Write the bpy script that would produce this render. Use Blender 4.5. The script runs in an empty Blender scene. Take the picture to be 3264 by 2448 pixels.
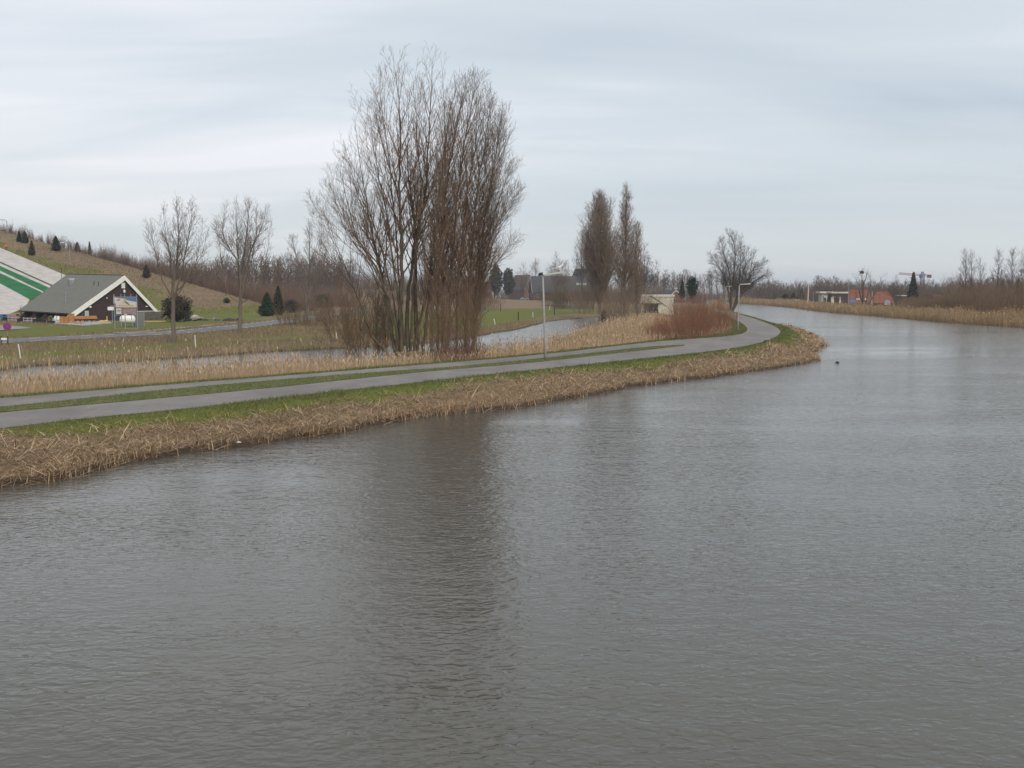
import bpy, math, random
import numpy as np
from mathutils import Vector, Matrix
C = bpy.context.scene.collection
R = math.radians
# ---------------------------------------------------------------- camera, world, sun, exposure
CAMZ = 5.1; PITCH = math.atan(291.4/3350.0); FPX = 3350.0
cam_d = bpy.data.cameras.new('camera'); cam = bpy.data.objects.new('camera', cam_d); C.objects.link(cam)
cam.location = (0, 0, CAMZ); cam.rotation_euler = (math.pi/2-PITCH, 0, 0)
cam_d.sensor_width = 36; cam_d.lens = 36*FPX/3264; cam_d.clip_start = .1; cam_d.clip_end = 9000
sc = bpy.context.scene; sc.camera = cam
sc.view_settings.view_transform = 'Standard'; sc.view_settings.look = 'None'
sc.view_settings.exposure = 0.3; sc.view_settings.gamma = 1
SUN_EL, SUN_AZ = R(42), R(150)       # azimuth clockwise from +Y
w = bpy.data.worlds.new('World'); sc.world = w; w.use_nodes = True
nt = w.node_tree; nt.nodes.clear()
def N(nt, t, **k):
    n = nt.nodes.new(t)
    for a, b in k.items():
        if a in n.bl_rna.properties: setattr(n, a, b)
    return n
L = nt.links.new
out = N(nt, 'ShaderNodeOutputWorld'); bg = N(nt, 'ShaderNodeBackground'); bg.inputs[1].default_value = .1
sky = N(nt, 'ShaderNodeTexSky', sky_type='NISHITA', sun_disc=False)
sky.sun_elevation = SUN_EL; sky.sun_rotation = SUN_AZ
tc = N(nt, 'ShaderNodeTexCoord'); sep = N(nt, 'ShaderNodeSeparateXYZ'); L(tc.outputs['Generated'], sep.inputs[0])
def M(op, a=None, b=None, c=None, clamp=False):
    n = N(nt, 'ShaderNodeMath', operation=op); n.use_clamp = clamp
    for i, v in enumerate((a, b, c)):
        if v is None: continue
        if isinstance(v, (int, float)): n.inputs[i].default_value = v
        else: L(v, n.inputs[i])
    return n.outputs[0]
zz = M('ADD', M('MAXIMUM', sep.outputs[2], 0.0), .16)
u_ = M('DIVIDE', sep.outputs[0], zz); v_ = M('DIVIDE', sep.outputs[1], zz)
cmb = N(nt, 'ShaderNodeCombineXYZ'); L(u_, cmb.inputs[0]); L(v_, cmb.inputs[1])
def wnoise(scale, sx, sy, detail, dist=0, rot=0, off=(0,0,0)):
    mp = N(nt, 'ShaderNodeMapping'); mp.inputs['Scale'].default_value = (sx, sy, 1); mp.inputs['Rotation'].default_value = (0,0,rot); mp.inputs['Location'].default_value = off
    L(cmb.outputs[0], mp.inputs[0]); n = N(nt, 'ShaderNodeTexNoise'); n.inputs['Scale'].default_value = scale
    n.inputs['Detail'].default_value = detail; n.inputs['Distortion'].default_value = dist; n.inputs['Roughness'].default_value = .5
    L(mp.outputs[0], n.inputs['Vector']); return n.outputs[0]
n1 = wnoise(.8, .45, 1.0, 3.5, .6, .20, (3.1,.4,0)); n2 = wnoise(2.0, .45, 1.7, 5, .6, -.14); n3 = wnoise(.35, 1, 1, 2, 0, 0, (1,2,0))
mixn = M('ADD', M('ADD', M('MULTIPLY', n1, .5), M('MULTIPLY', n2, .16)), M('MULTIPLY', n3, .34))
rmp = N(nt, 'ShaderNodeValToRGB'); L(mixn, rmp.inputs[0])
e = rmp.color_ramp.elements; e[0].position = .38; e[0].color = (4.65, 5.3, 5.95, 1); e[1].position = .60; e[1].color = (7.8, 7.85, 8.25, 1)
m_ = e.new(.50); m_.color = (5.75, 6.28, 6.78, 1)
# the overcast thins to a warm grey towards the horizon
hz = N(nt, 'ShaderNodeMapRange'); L(sep.outputs[2], hz.inputs[0]); hz.inputs[1].default_value = 0; hz.inputs[2].default_value = .16; hz.inputs[3].default_value = .75; hz.inputs[4].default_value = 0
mx1 = N(nt, 'ShaderNodeMixRGB'); L(hz.outputs[0], mx1.inputs[0]); L(rmp.outputs[0], mx1.inputs[1]); mx1.inputs[2].default_value = (6.25, 6.5, 6.55, 1)
mx2 = N(nt, 'ShaderNodeMixRGB'); mx2.inputs[0].default_value = .93; L(sky.outputs[0], mx2.inputs[1]); L(mx1.outputs[0], mx2.inputs[2])
L(mx2.outputs[0], bg.inputs[0]); L(bg.outputs[0], out.inputs[0])
sl = bpy.data.lights.new('sun', 'SUN'); sl.energy = 1.7; sl.angle = R(20); sl.color = (1, .90, .77)
so = bpy.data.objects.new('sun', sl); C.objects.link(so)
sd = Vector((math.sin(SUN_AZ)*math.cos(SUN_EL), math.cos(SUN_AZ)*math.cos(SUN_EL), math.sin(SUN_EL)))
so.rotation_euler = sd.to_track_quat('Z', 'Y').to_euler(); so.location = (0, -20, 60)
# ---------------------------------------------------------------- photograph geometry -> world points
cp, sp_ = math.cos(PITCH), math.sin(PITCH)
def ray(px, py):
    a = (px-1632)/FPX; b = -(py-1224)/FPX
    return np.array([a, cp+b*sp_, -sp_+b*cp])
def G(px, py, z=0.0):                       # point of the ray on the level z
    d = ray(px, py); t = (z-CAMZ)/d[2]; return np.array([d[0]*t, d[1]*t, z])
def D(px, py, y):                           # point of the ray at distance y
    d = ray(px, py); t = y/d[1]; return np.array([d[0]*t, y, CAMZ+d[2]*t])
def GP(px, py, p0, n):
    d = ray(px, py); o = np.array([0, 0, CAMZ]); t = np.dot(np.array(p0)-o, n)/np.dot(d, n); return o+d*t
K = 1.4756
# ---------------------------------------------------------------- materials
def mat(name, col, rough=.85, noise=None, spec=.3, metal=0, bump=None, island=None, coat=0):
    """noise=(scale, colour2, lo, hi[, stretch]); bump=(scale, strength); island=list of colours picked per loose piece"""
    m = bpy.data.materials.new(name); m.use_nodes = True; t = m.node_tree; b = t.nodes['Principled BSDF']
    b.inputs['Base Color'].default_value = (*col, 1); b.inputs['Roughness'].default_value = rough
    b.inputs['Specular IOR Level'].default_value = spec; b.inputs['Metallic'].default_value = metal
    tcn = t.nodes.new('ShaderNodeTexCoord'); src = None
    if island:
        g = t.nodes.new('ShaderNodeNewGeometry'); r = t.nodes.new('ShaderNodeValToRGB'); r.color_ramp.interpolation = 'LINEAR'
        k = len(island); els = r.color_ramp.elements
        while len(els) < k: els.new(.5)
        for i, c in enumerate(island): els[i].position = i/(k-1); els[i].color = (*c, 1)
        t.links.new(g.outputs['Random Per Island'], r.inputs[0]); src = r.outputs[0]
    if noise:
        mp = t.nodes.new('ShaderNodeMapping'); mp.inputs['Scale'].default_value = noise[4] if len(noise) > 4 else (1,1,1)
        t.links.new(tcn.outputs['Object'], mp.inputs[0])
        n = t.nodes.new('ShaderNodeTexNoise'); n.inputs['Scale'].default_value = noise[0]; n.inputs['Detail'].default_value = 6; n.inputs['Roughness'].default_value = .62
        t.links.new(mp.outputs[0], n.inputs['Vector'])
        r = t.nodes.new('ShaderNodeMapRange'); r.inputs[1].default_value = noise[2]; r.inputs[2].default_value = noise[3]
        t.links.new(n.outputs[0], r.inputs[0]); x = t.nodes.new('ShaderNodeMixRGB')
        t.links.new(r.outputs[0], x.inputs[0]); x.inputs[2].default_value = (*noise[1], 1)
        if src: t.links.new(src, x.inputs[1])
        else: x.inputs[1].default_value = (*col, 1)
        src = x.outputs[0]
    if src: t.links.new(src, b.inputs['Base Color'])
    if bump:
        n = t.nodes.new('ShaderNodeTexNoise'); n.inputs['Scale'].default_value = bump[0]; n.inputs['Detail'].default_value = 5
        t.links.new(tcn.outputs['Object'], n.inputs['Vector']); bb = t.nodes.new('ShaderNodeBump'); bb.inputs['Strength'].default_value = bump[1]; bb.inputs['Distance'].default_value = .05
        t.links.new(n.outputs[0], bb.inputs['Height']); t.links.new(bb.outputs[0], b.inputs['Normal'])
    return m
# ---------------------------------------------------------------- object helpers
def tag(o, label=None, cat=None, group=None, kind=None):
    if label: o['label'] = label
    if cat: o['category'] = cat
    if group: o['group'] = group
    if kind: o['kind'] = kind
    return o
def thing(name, label, cat, loc=(0,0,0), rz=0, group=None):
    o = bpy.data.objects.new(name, None); C.objects.link(o); o.location = tuple(float(v) for v in loc); o.rotation_euler = (0,0,rz); o.empty_display_size = .3
    return tag(o, label, cat, group)
def fast_mesh(name, V, faces, m=None, parent=None, smooth=False):
    """faces: list of int arrays (n,3) or (n,4)"""
    me = bpy.data.meshes.new(name); V = np.asarray(V, np.float32)
    me.vertices.add(len(V)); me.vertices.foreach_set('co', V.ravel())
    loops = np.concatenate([f.ravel() for f in faces]).astype(np.int32)
    sizes = np.concatenate([np.full(len(f), f.shape[1]) for f in faces]).astype(np.int32)
    st = np.concatenate([[0], np.cumsum(sizes)[:-1]]).astype(np.int32)
    me.loops.add(len(loops)); me.loops.foreach_set('vertex_index', loops)
    me.polygons.add(len(sizes)); me.polygons.foreach_set('loop_start', st); me.polygons.foreach_set('loop_total', sizes)
    if smooth: me.polygons.foreach_set('use_smooth', np.ones(len(sizes), bool))
    me.update(calc_edges=True); me.validate()
    o = bpy.data.objects.new(name, me); C.objects.link(o)
    if m: me.materials.append(m)
    if parent: o.parent = parent
    return o
def copy_tree(o, loc, rz=0, s=(1,1,1), label=None, group=None, parent=None):
    c = o.copy(); C.objects.link(c)
    if parent is None:
        c.location = tuple(float(v) for v in loc); c.rotation_euler = (0,0,rz); c.scale = s
        if label: c['label'] = label
        if group: c['group'] = group
    else: c.parent = parent
    for ch in o.children: copy_tree(ch, None, parent=c)
    return c
class MB:
    def __init__(s): s.v = []; s.f = []; s.M = Matrix.Identity(4)
    def add(s, vs, fs):
        k = len(s.v); s.v += [tuple(s.M @ Vector(v)) for v in vs]; s.f += [tuple(i+k for i in f) for f in fs]
    def box(s, c, d, rz=0, ry=0, rx=0, taper=1):
        x, y, z = d[0]/2, d[1]/2, d[2]/2; rm = Matrix.Rotation(rz,3,'Z') @ Matrix.Rotation(ry,3,'Y') @ Matrix.Rotation(rx,3,'X'); c = Vector(c)
        vs = [c + rm @ Vector((sx*x*(taper if sz>0 else 1), sy*y*(taper if sz>0 else 1), sz*z)) for sz in (-1,1) for sx, sy in ((-1,-1),(1,-1),(1,1),(-1,1))]
        s.add(vs, [(3,2,1,0),(4,5,6,7),(0,1,5,4),(1,2,6,5),(2,3,7,6),(3,0,4,7)]); return s
    def tube(s, pts, rad, n=8, cap=True):
        pts = [Vector(p) for p in pts]
        if not isinstance(rad, (list, tuple)): rad = [rad]*len(pts)
        rings = []; prev = None
        for i, p in enumerate(pts):
            d = (pts[min(i+1, len(pts)-1)]-pts[max(i-1, 0)]).normalized()
            a = d.orthogonal().normalized() if prev is None else (prev-d*prev.dot(d)).normalized()
            prev = a; b = d.cross(a); rings.append([p+(a*math.cos(t)+b*math.sin(t))*rad[i] for t in [2*math.pi*j/n for j in range(n)]])
        vs = [v for r in rings for v in r]; fs = []
        for i in range(len(rings)-1):
            for j in range(n): fs.append((i*n+j, i*n+(j+1)%n, (i+1)*n+(j+1)%n, (i+1)*n+j))
        if cap: fs += [tuple(reversed(range(n))), tuple(range((len(rings)-1)*n, len(rings)*n))]
        s.add(vs, fs); return s
    def prism(s, poly, off):                 # poly: 3-D outline, off: extrusion vector
        n = len(poly); off = Vector(off); a = [Vector(p) for p in poly]; nrm = Vector((0,0,0))
        for i in range(n): nrm += (a[i]-a[0]).cross(a[(i+1)%n]-a[0])
        if nrm.dot(off) > 0: a = a[::-1]
        vs = a+[p+off for p in a]
        s.add(vs, [tuple(range(n)), tuple(range(2*n-1, n-1, -1))]+[(i, i+n, (i+1)%n+n, (i+1)%n) for i in range(n)]); return s
    def lathe(s, c, prof, n=12):
        c = Vector(c); vs = []; fs = []
        for r, z in prof: vs += [c+Vector((r*math.cos(2*math.pi*j/n), r*math.sin(2*math.pi*j/n), z)) for j in range(n)]
        for i in range(len(prof)-1):
            for j in range(n): fs.append((i*n+j, i*n+(j+1)%n, (i+1)*n+(j+1)%n, (i+1)*n+j))
        fs += [tuple(reversed(range(n))), tuple(range((len(prof)-1)*n, len(prof)*n))]
        s.add(vs, fs); return s
    def build(s, name, m, parent=None, smooth=False, bevel=0):
        me = bpy.data.meshes.new(name); me.from_pydata([tuple(v) for v in s.v], [], s.f); me.update()
        if smooth: me.polygons.foreach_set('use_smooth', [True]*len(me.polygons))
        me.materials.append(m); o = bpy.data.objects.new(name, me); C.objects.link(o)
        if parent: o.parent = parent
        if bevel:
            b = o.modifiers.new('b', 'BEVEL'); b.width = bevel; b.segments = 2; b.limit_method = 'ANGLE'
        return o
# ---------------------------------------------------------------- polygons of the place
def polyG(l, z=0.0, k=1.0): return np.array([G(a*k, b*k, z)[:2] for a, b in l])
near_wl = [(0,1052),(130,1033),(250,1000),(350,985),(470,970),(600,950),(700,937),(800,922),(900,903),(1000,893),(1100,882),(1170,872),(1250,858),(1350,838),(1430,825),(1500,818),(1600,806),(1680,795),(1735,784),(1772,778),(1760,770),(1738,766),(1762,757),(1779,744),(1754,724),(1730,716),(1706,709),(1662,696.5),(1620,683),(1586,674),(1560,666),(1535,659)]
far_wl = [(2200,958),(2312,962),(2356,967),(2453,974),(2534,981),(2588,989),(2680,998),(2780,1006),(2866,1013),(3035,1028),(3264,1044)]
canal = np.vstack([[(-75,-60),(-45,-22),(-30,2)], polyG(near_wl, 0, K), polyG(far_wl), [(110,118),(140,80),(170,20),(180,-60)]])
side_far = [(-300,1200),(0,1182),(99,1167),(348,1155),(646,1137),(845,1122),(1100,1110),(1211,1104),(1362,1093),(1515,1074),(1575,1061),(1640,1053),(1692,1039),(1745,1026),(1800,1019),(1870,1014),(1925,1010)]
side_near = [(1960,1020),(1950,1040),(1900,1054),(1860,1072),(1787,1090),(1700,1107),(1560,1126),(1400,1143),(1330,1152),(1100,1178),(800,1203),(500,1228),(250,1250),(0,1270),(-300,1299)]
side = polyG(side_far+side_near)
pond = polyG([(1440,964),(1500,960),(1567,958.5),(1640,957),(1668,953),(1668,946),(1640,943),(1581,940.5),(1520,939.5),(1440,939.5),(1440,944.5),(1530,946),(1600,947),(1625,950),(1600,953),(1540,956),(1440,958)])
ditch = polyG([(1735,972),(1780,974),(1830,977),(1880,980),(1900,986),(1876,988),(1820,984),(1760,980)])
road_out = [(0,1368),(273,1334),(547,1309),(820,1277),(1100,1244),(1290,1225),(1448,1206),(1620,1188),(1800,1170),(1950,1154),(2100,1138),(2222,1125),(2317,1114),(2385,1102),(2439,1089),(2477,1073),(2489,1058),(2480,1046),(2453,1033),(2406,1016),(2360,1003),(2325,994),(2270,982)]
road_in = [(2265,988),(2314,1000),(2325,1011),(2355,1024),(2371,1035),(2382,1046),(2381,1056),(2366,1064),(2333,1071),(2217,1080),(2100,1088),(1950,1105),(1800,1123),(1620,1141),(1448,1155),(1290,1168),(1100,1183),(820,1205),(497,1230),(250,1250),(0,1271)]
LZ = .9
road = np.vstack([[(-62,-28),(-32,13)], polyG(road_out, LZ), polyG(road_in, LZ), [(-40,22),(-70,-18)]])
med = [(0,1316),(250,1294),(497,1272),(820,1242),(1100,1212),(1369,1184),(1600,1165),(1736,1153),(1960,1127),(2120,1110),(2192,1101.5),(2160,1101),(2050,1108),(1800,1137),(1448,1172),(1100,1196),(820,1219),(497,1248),(250,1275),(0,1301)]
median = np.vstack([[(-60,-25.5),(-32.5,15.5)], polyG(med, LZ), [(-35,16.9),(-63,-23)]])
road2 = polyG([(-300,1104),(0,1082),(300,1068),(544,1056),(752,1036),(900,1019),(1045,1001),(1110,994),(1160,985),(1180,988),(1140,998),(1045,1009),(900,1032),(759,1050),(544,1067),(304,1079),(0,1096),(-300,1120)], .5)
foot = polyG([(360,1061),(440,1057.5),(544,1046.5),(640,1038),(752,1027),(752,1029),(640,1041),(544,1050),(440,1060.5),(360,1063)], .5)
def sdf(P, poly):
    """signed distance, negative inside"""
    x, y = P[:,0], P[:,1]; best = np.full(len(P), 1e18); ins = np.zeros(len(P), bool); n = len(poly)
    for i in range(n):
        ax, ay = poly[i]; bx, by = poly[(i+1)%n]; ex, ey = bx-ax, by-ay
        t = np.clip(((x-ax)*ex+(y-ay)*ey)/(ex*ex+ey*ey+1e-12), 0, 1)
        best = np.minimum(best, (x-ax-t*ex)**2+(y-ay-t*ey)**2)
        if by != ay:
            c = ((ay > y) != (by > y)) & (x < (bx-ax)*(y-ay)/(by-ay)+ax); ins ^= c
    d = np.sqrt(best); return np.where(ins, -d, d)
_rs = np.random.RandomState(5); _tab = _rs.rand(256, 256)
def vnoise(x, y):
    xi = np.floor(x).astype(int); yi = np.floor(y).astype(int); fx = x-xi; fy = y-yi
    fx = fx*fx*(3-2*fx); fy = fy*fy*(3-2*fy); g = lambda a, b: _tab[a & 255, b & 255]
    return (g(xi,yi)*(1-fx)+g(xi+1,yi)*fx)*(1-fy)+(g(xi,yi+1)*(1-fx)+g(xi+1,yi+1)*fx)*fy
def fbm(x, y, s, o=3): return sum(vnoise(x*s*2**k+17*k, y*s*2**k-9*k)/2**k for k in range(o))/sum(1/2**k for k in range(o))-.5
def sm(t): t = np.clip(t, 0, 1); return t*t*(3-2*t)
HN = np.array([-.766, .643]); HF = np.array([-92., 190.]); HB = np.array([-54., 240.]); HBN = np.array([.546, .837]); HK = .195
def hill(x, y):
    d1 = (x-HF[0])*HN[0]+(y-HF[1])*HN[1]; e = (x-HB[0])*HBN[0]+(y-HB[1])*HBN[1]-3
    h = HK*np.maximum(d1, 0)-.45*np.maximum(e, 0)
    return h, d1, e
def terrain(P):
    x, y = P[:,0], P[:,1]
    dj = fbm(x, y, .9)*.8 + fbm(x, y, .25)*.7
    sc_, ss = sdf(P, canal), sdf(P, side)
    sw = np.minimum(sc_, np.minimum(ss, np.minimum(sdf(P, pond), sdf(P, ditch))))+dj*np.where(y < 300, 1, .3)
    dr = sdf(P, road)
    land = .5+(.9-.5)*(1-sm((dr-5)/9))
    land = np.where((ss < sc_) & (y < 330) & (dr < 14), .9-.6*sm((dr-.9)/3.0)*(1-sm((dr-9)/5)), land)
    h, d1, e = hill(x, y)
    land = land+7.5*np.exp(-((x+100)/75)**2-((y-500)/70)**2)+6*np.exp(-((x+20)/120)**2-((y-900)/160)**2)*0
    bumps = fbm(x, y, .35)*.16*sm((dr-.9)/2)
    flat = sdf(P, road2); bumps = bumps*sm((flat-.3)/1.5)
    land = land+np.maximum(h, 0)+bumps*np.where(d1 > 5, .4, 1)
    wb = 3.2; near = .10*np.clip(sw/.12, 0, 1)
    up = near+(land-.10)*sm((sw+.0)/wb*.85)**.8
    return np.where(sw > 0, np.maximum(up, 0.02*(sw>0)), -1.2*sm(-sw/2.5)), sw, dr, d1, e, sc_, ss
def tz(x, y): return float(terrain(np.array([[x, y]], float))[0][0])
# ---------------------------------------------------------------- ground sheet
ang = np.concatenate([np.arange(-180, -34, 4), np.arange(-34, 34, .09), np.arange(34, 180, 4)])
rad = 9*np.exp(np.arange(0, 680)*.00905); rad = np.concatenate([[.5, 3, 6], rad[rad < 3600]])
A_, R_ = np.meshgrid(np.radians(ang), rad); gx = (R_*np.sin(A_)).ravel(); gy = (R_*np.cos(A_)).ravel()
GPTS = np.stack([gx, gy], 1); gz, gsw, gdr, gd1, ge, gsc, gss = terrain(GPTS)
na, nr = len(ang), len(rad)
i = np.arange(nr-1)[:,None]*na; j = np.arange(na)[None,:]; j2 = (j+1) % na
quads = np.stack([(i+j).ravel(), (i+j2).ravel(), (i+na+j2).ravel(), (i+na+j).ravel()], 1)
tri0 = None
MEADOW = polyG([(1380,1066),(1524,1046),(1700,1014),(1900,992),(1935,1003),(1935,990),(1850,988),(1760,984),(1730,970),(1690,962),(1560,959.5),(1400,962),(1250,1010),(1180,1040),(1200,1075)], .5)
MEAD2 = polyG([(-200,1180),(0,1145),(350,1122),(700,1096),(1000,1078),(1000,1070),(700,1087),(350,1113),(0,1131),(-200,1150)], .5)
LAWN = polyG([(-300,1090),(0,1080),(300,1062),(520,1046),(760,1024),(860,1009),(830,1000),(620,998),(500,1018),(380,1030),(200,1040),(0,1030),(-300,1030)], .5)
FARFIELD = polyG([(2440,968),(2620,978),(2620,966),(2440,961)], .5)
WOODLAWN = polyG([(860,975),(1300,975),(1300,955),(860,955)], .5)
def groundcol(P, sw, dr, d1, e, scn, ss):
    x, y = P[:,0], P[:,1]; n = fbm(x, y, .12); nf = fbm(x, y, .8)
    g = np.full(len(P), .42)+n*.7; t = np.full(len(P), .5)+nf*.3            # t: 0 brown, 1 straw
    behind = (ss < 0)
    m = sdf(P, MEADOW); g = np.where(m < 0, .95+n*.25, g)
    m = sdf(P, MEAD2); g = np.where(m < 0, .8+n*.6, g)
    m = sdf(P, LAWN); g = np.where(m < 0, .85+n*.5, g)
    for q in (FARFIELD, WOODLAWN): g = np.where(sdf(P, q) < 0, 1, g)
    # hillside
    onh = d1 > 0
    crest = -e+n*14
    gh = np.where((crest > 17) & (crest < 75), .8+n*1.3, .12+n*.6); gh = np.where(x > -62+n*8, .1+n*.5, gh)
    low = (d1 < 9+n*8) & (x < -48); gh = np.where(low, .9, gh)
    g = np.where(onh, gh, g); t = np.where(onh, .62+nf*.6+n*.6, t)
    # canal bank and the spit between the waters
    isl = (dr < 30) & (y < 330) & ((scn < 9) | (ss < 25)) & (dr > 0)
    verge = 1-sm((dr-(1.0+n*1.2+nf*.8)*np.where(scn < ss, 1.35, .55))/.9)
    g = np.where(isl & (dr < 14), verge, g); t = np.where(isl, .75+nf*.8, t)
    bank = (ss > 0) & (ss < 3.2) & ~isl; g = np.where(bank & (dr > 14), g*.35+.18, g)
    mud = 1-sm((sw-.1)/.4)
    return np.clip(g, 0, 1), np.clip(t, 0, 1), np.clip(mud, 0, 1)
gg, gt, gm = groundcol(GPTS, gsw, gdr, gd1, ge, gsc, gss)
gmat = bpy.data.materials.new('turf_and_soil'); gmat.use_nodes = True; t = gmat.node_tree; b = t.nodes['Principled BSDF']; b.inputs['Roughness'].default_value = .95; b.inputs['Specular IOR Level'].default_value = .15
def TN(tt, scale, det=5, rough=.6, sc=(1,1,1)):
    c = tt.nodes.new('ShaderNodeTexCoord'); mp = tt.nodes.new('ShaderNodeMapping'); mp.inputs['Scale'].default_value = sc; tt.links.new(c.outputs['Object'], mp.inputs[0])
    n = tt.nodes.new('ShaderNodeTexNoise'); n.inputs['Scale'].default_value = scale; n.inputs['Detail'].default_value = det; n.inputs['Roughness'].default_value = rough
    tt.links.new(mp.outputs[0], n.inputs['Vector']); return n.outputs[0]
def TM(tt, op, a, bb, clamp=False):
    n = tt.nodes.new('ShaderNodeMath'); n.operation = op; n.use_clamp = clamp
    for k, v in enumerate((a, bb)):
        if isinstance(v, (int, float)): n.inputs[k].default_value = v
        else: tt.links.new(v, n.inputs[k])
    return n.outputs[0]
def TX(tt, f, a, bb):
    n = tt.nodes.new('ShaderNodeMixRGB')
    for k, v in enumerate((f, a, bb)):
        if isinstance(v, tuple): n.inputs[k].default_value = (*v, 1)
        elif isinstance(v, (int, float)): n.inputs[k].default_value = v
        else: tt.links.new(v, n.inputs[k])
    return n.outputs[0]
def att(tt, nm): n = tt.nodes.new('ShaderNodeAttribute'); n.attribute_name = nm; return n.outputs['Fac']
nf_ = TN(t, 3.5, 6, .7); nc_ = TN(t, .25, 5)
green = TX(t, nf_, (.058,.082,.006), (.150,.162,.022)); green = TX(t, TM(t, 'MULTIPLY', nc_, .5), green, (.16,.15,.06))
straw = TX(t, TN(t, 9, 6, .75), (.10,.068,.036), (.36,.26,.16)); brown = TX(t, nf_, (.085,.062,.040), (.20,.145,.10))
dry = TX(t, att(t, 'straw'), brown, straw)
gf = TM(t, 'MULTIPLY', TM(t, 'SUBTRACT', TM(t, 'ADD', att(t, 'green'), TM(t, 'MULTIPLY', TM(t, 'SUBTRACT', nf_, .5), 1.5)), .25), 2.0, True)
c_ = TX(t, gf, dry, green); c_ = TX(t, att(t, 'mud'), c_, (.055,.038,.026)); t.links.new(c_, b.inputs['Base Color'])
bb = t.nodes.new('ShaderNodeBump'); bb.inputs['Strength'].default_value = .6; bb.inputs['Distance'].default_value = .08; t.links.new(TN(t, 6, 6, .7), bb.inputs['Height']); t.links.new(bb.outputs[0], b.inputs['Normal'])
ground = fast_mesh('ground', np.stack([gx, gy, gz], 1), [quads[:, ::-1]], gmat, smooth=True); tag(ground, kind='structure')
for nm, arr in (('green', gg), ('straw', gt), ('mud', gm)):
    a_ = ground.data.attributes.new(nm, 'FLOAT', 'POINT'); a_.data.foreach_set('value', arr.astype(np.float32))
# ---------------------------------------------------------------- water
wm = bpy.data.materials.new('ruffled_canal_water'); wm.use_nodes = True; t = wm.node_tree; b = t.nodes['Principled BSDF']
b.inputs['Base Color'].default_value = (.078,.073,.060,1); b.inputs['IOR'].default_value = 1.333; b.inputs['Roughness'].default_value = .11; b.inputs['Specular IOR Level'].default_value = .5
def wave(scale, sx, sy, rot, det, dist):
    c = t.nodes.new('ShaderNodeTexCoord'); mp = t.nodes.new('ShaderNodeMapping'); mp.inputs['Scale'].default_value = (sx, sy, 1); mp.inputs['Rotation'].default_value = (0,0,rot); t.links.new(c.outputs['Object'], mp.inputs[0])
    n = t.nodes.new('ShaderNodeTexNoise'); n.inputs['Scale'].default_value = scale; n.inputs['Detail'].default_value = det; n.inputs['Distortion'].default_value = dist; n.inputs['Roughness'].default_value = .5
    t.links.new(mp.outputs[0], n.inputs['Vector']); return n.outputs[0]
w1 = wave(1.0, 4.4, 7.4, R(-9), 1.5, .7); w2 = wave(1.0, 1.1, 1.9, R(14), 2, .5); w3 = wave(1.0, .12, .3, R(-4), 2, 0)
h_ = TM(t, 'ADD', TM(t, 'MULTIPLY', w1, .34), TM(t, 'MULTIPLY', w2, .45))
w4 = wave(1.0, .022, .06, R(10), 3, .5)
gust = TM(t, 'ADD', TM(t, 'ADD', TM(t, 'MULTIPLY', TM(t, 'SUBTRACT', w3, .5), 1.5), TM(t, 'MULTIPLY', TM(t, 'SUBTRACT', w4, .5), 3.2)), .95)
bb = t.nodes.new('ShaderNodeBump'); bb.inputs['Strength'].default_value = 1.0; bb.inputs['Distance'].default_value = .062
t.links.new(TM(t, 'MULTIPLY', h_, gust), bb.inputs['Height']); t.links.new(bb.outputs[0], b.inputs['Normal'])
wm2 = wm.copy(); wm2.name = 'calm_ditch_water'; [setattr(n_.inputs['Distance'], 'default_value', .045) for n_ in wm2.node_tree.nodes if n_.type == 'BUMP']
def sheet(name, poly, z, m):
    me = bpy.data.meshes.new(name); me.from_pydata([(float(p[0]), float(p[1]), z) for p in poly], [], [tuple(range(len(poly)))]); me.update()
    import bmesh
    bm = bmesh.new(); bm.from_mesh(me); bmesh.ops.triangulate(bm, faces=bm.faces[:])
    for f in bm.faces:
        if f.normal.z < 0: f.normal_flip()
    bm.to_mesh(me); bm.free(); me.materials.append(m); o = bpy.data.objects.new(name, me); C.objects.link(o); tag(o, kind='structure'); return o
def grow_poly(poly, r):                     # push an outline outwards so that the sheet runs in under the banks
    n = len(poly); area = sum(poly[i][0]*poly[(i+1)%n][1]-poly[(i+1)%n][0]*poly[i][1] for i in range(n)); s = 1 if area > 0 else -1; out = []
    for i in range(n):
        e = np.array(poly[(i+1)%n])-np.array(poly[i-1]); nn = np.array([e[1], -e[0]])*s; nn = nn/(np.linalg.norm(nn)+1e-9); out.append(np.array(poly[i])+nn*r)
    return out
sheet('canal_water', [(-120,-90),(260,-90),(420,300),(380,700),(-20,700),(29,150),(-20,72),(-17,58)] if False else grow_poly(canal, 1.3), 0, wm)
sheet('side_canal_water', grow_poly(side, 1.2), 0, wm2)
sheet('pond_water', grow_poly(pond, 3), 0, wm2); sheet('ditch_water', grow_poly(ditch, 1.5), 0, wm2)
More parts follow.
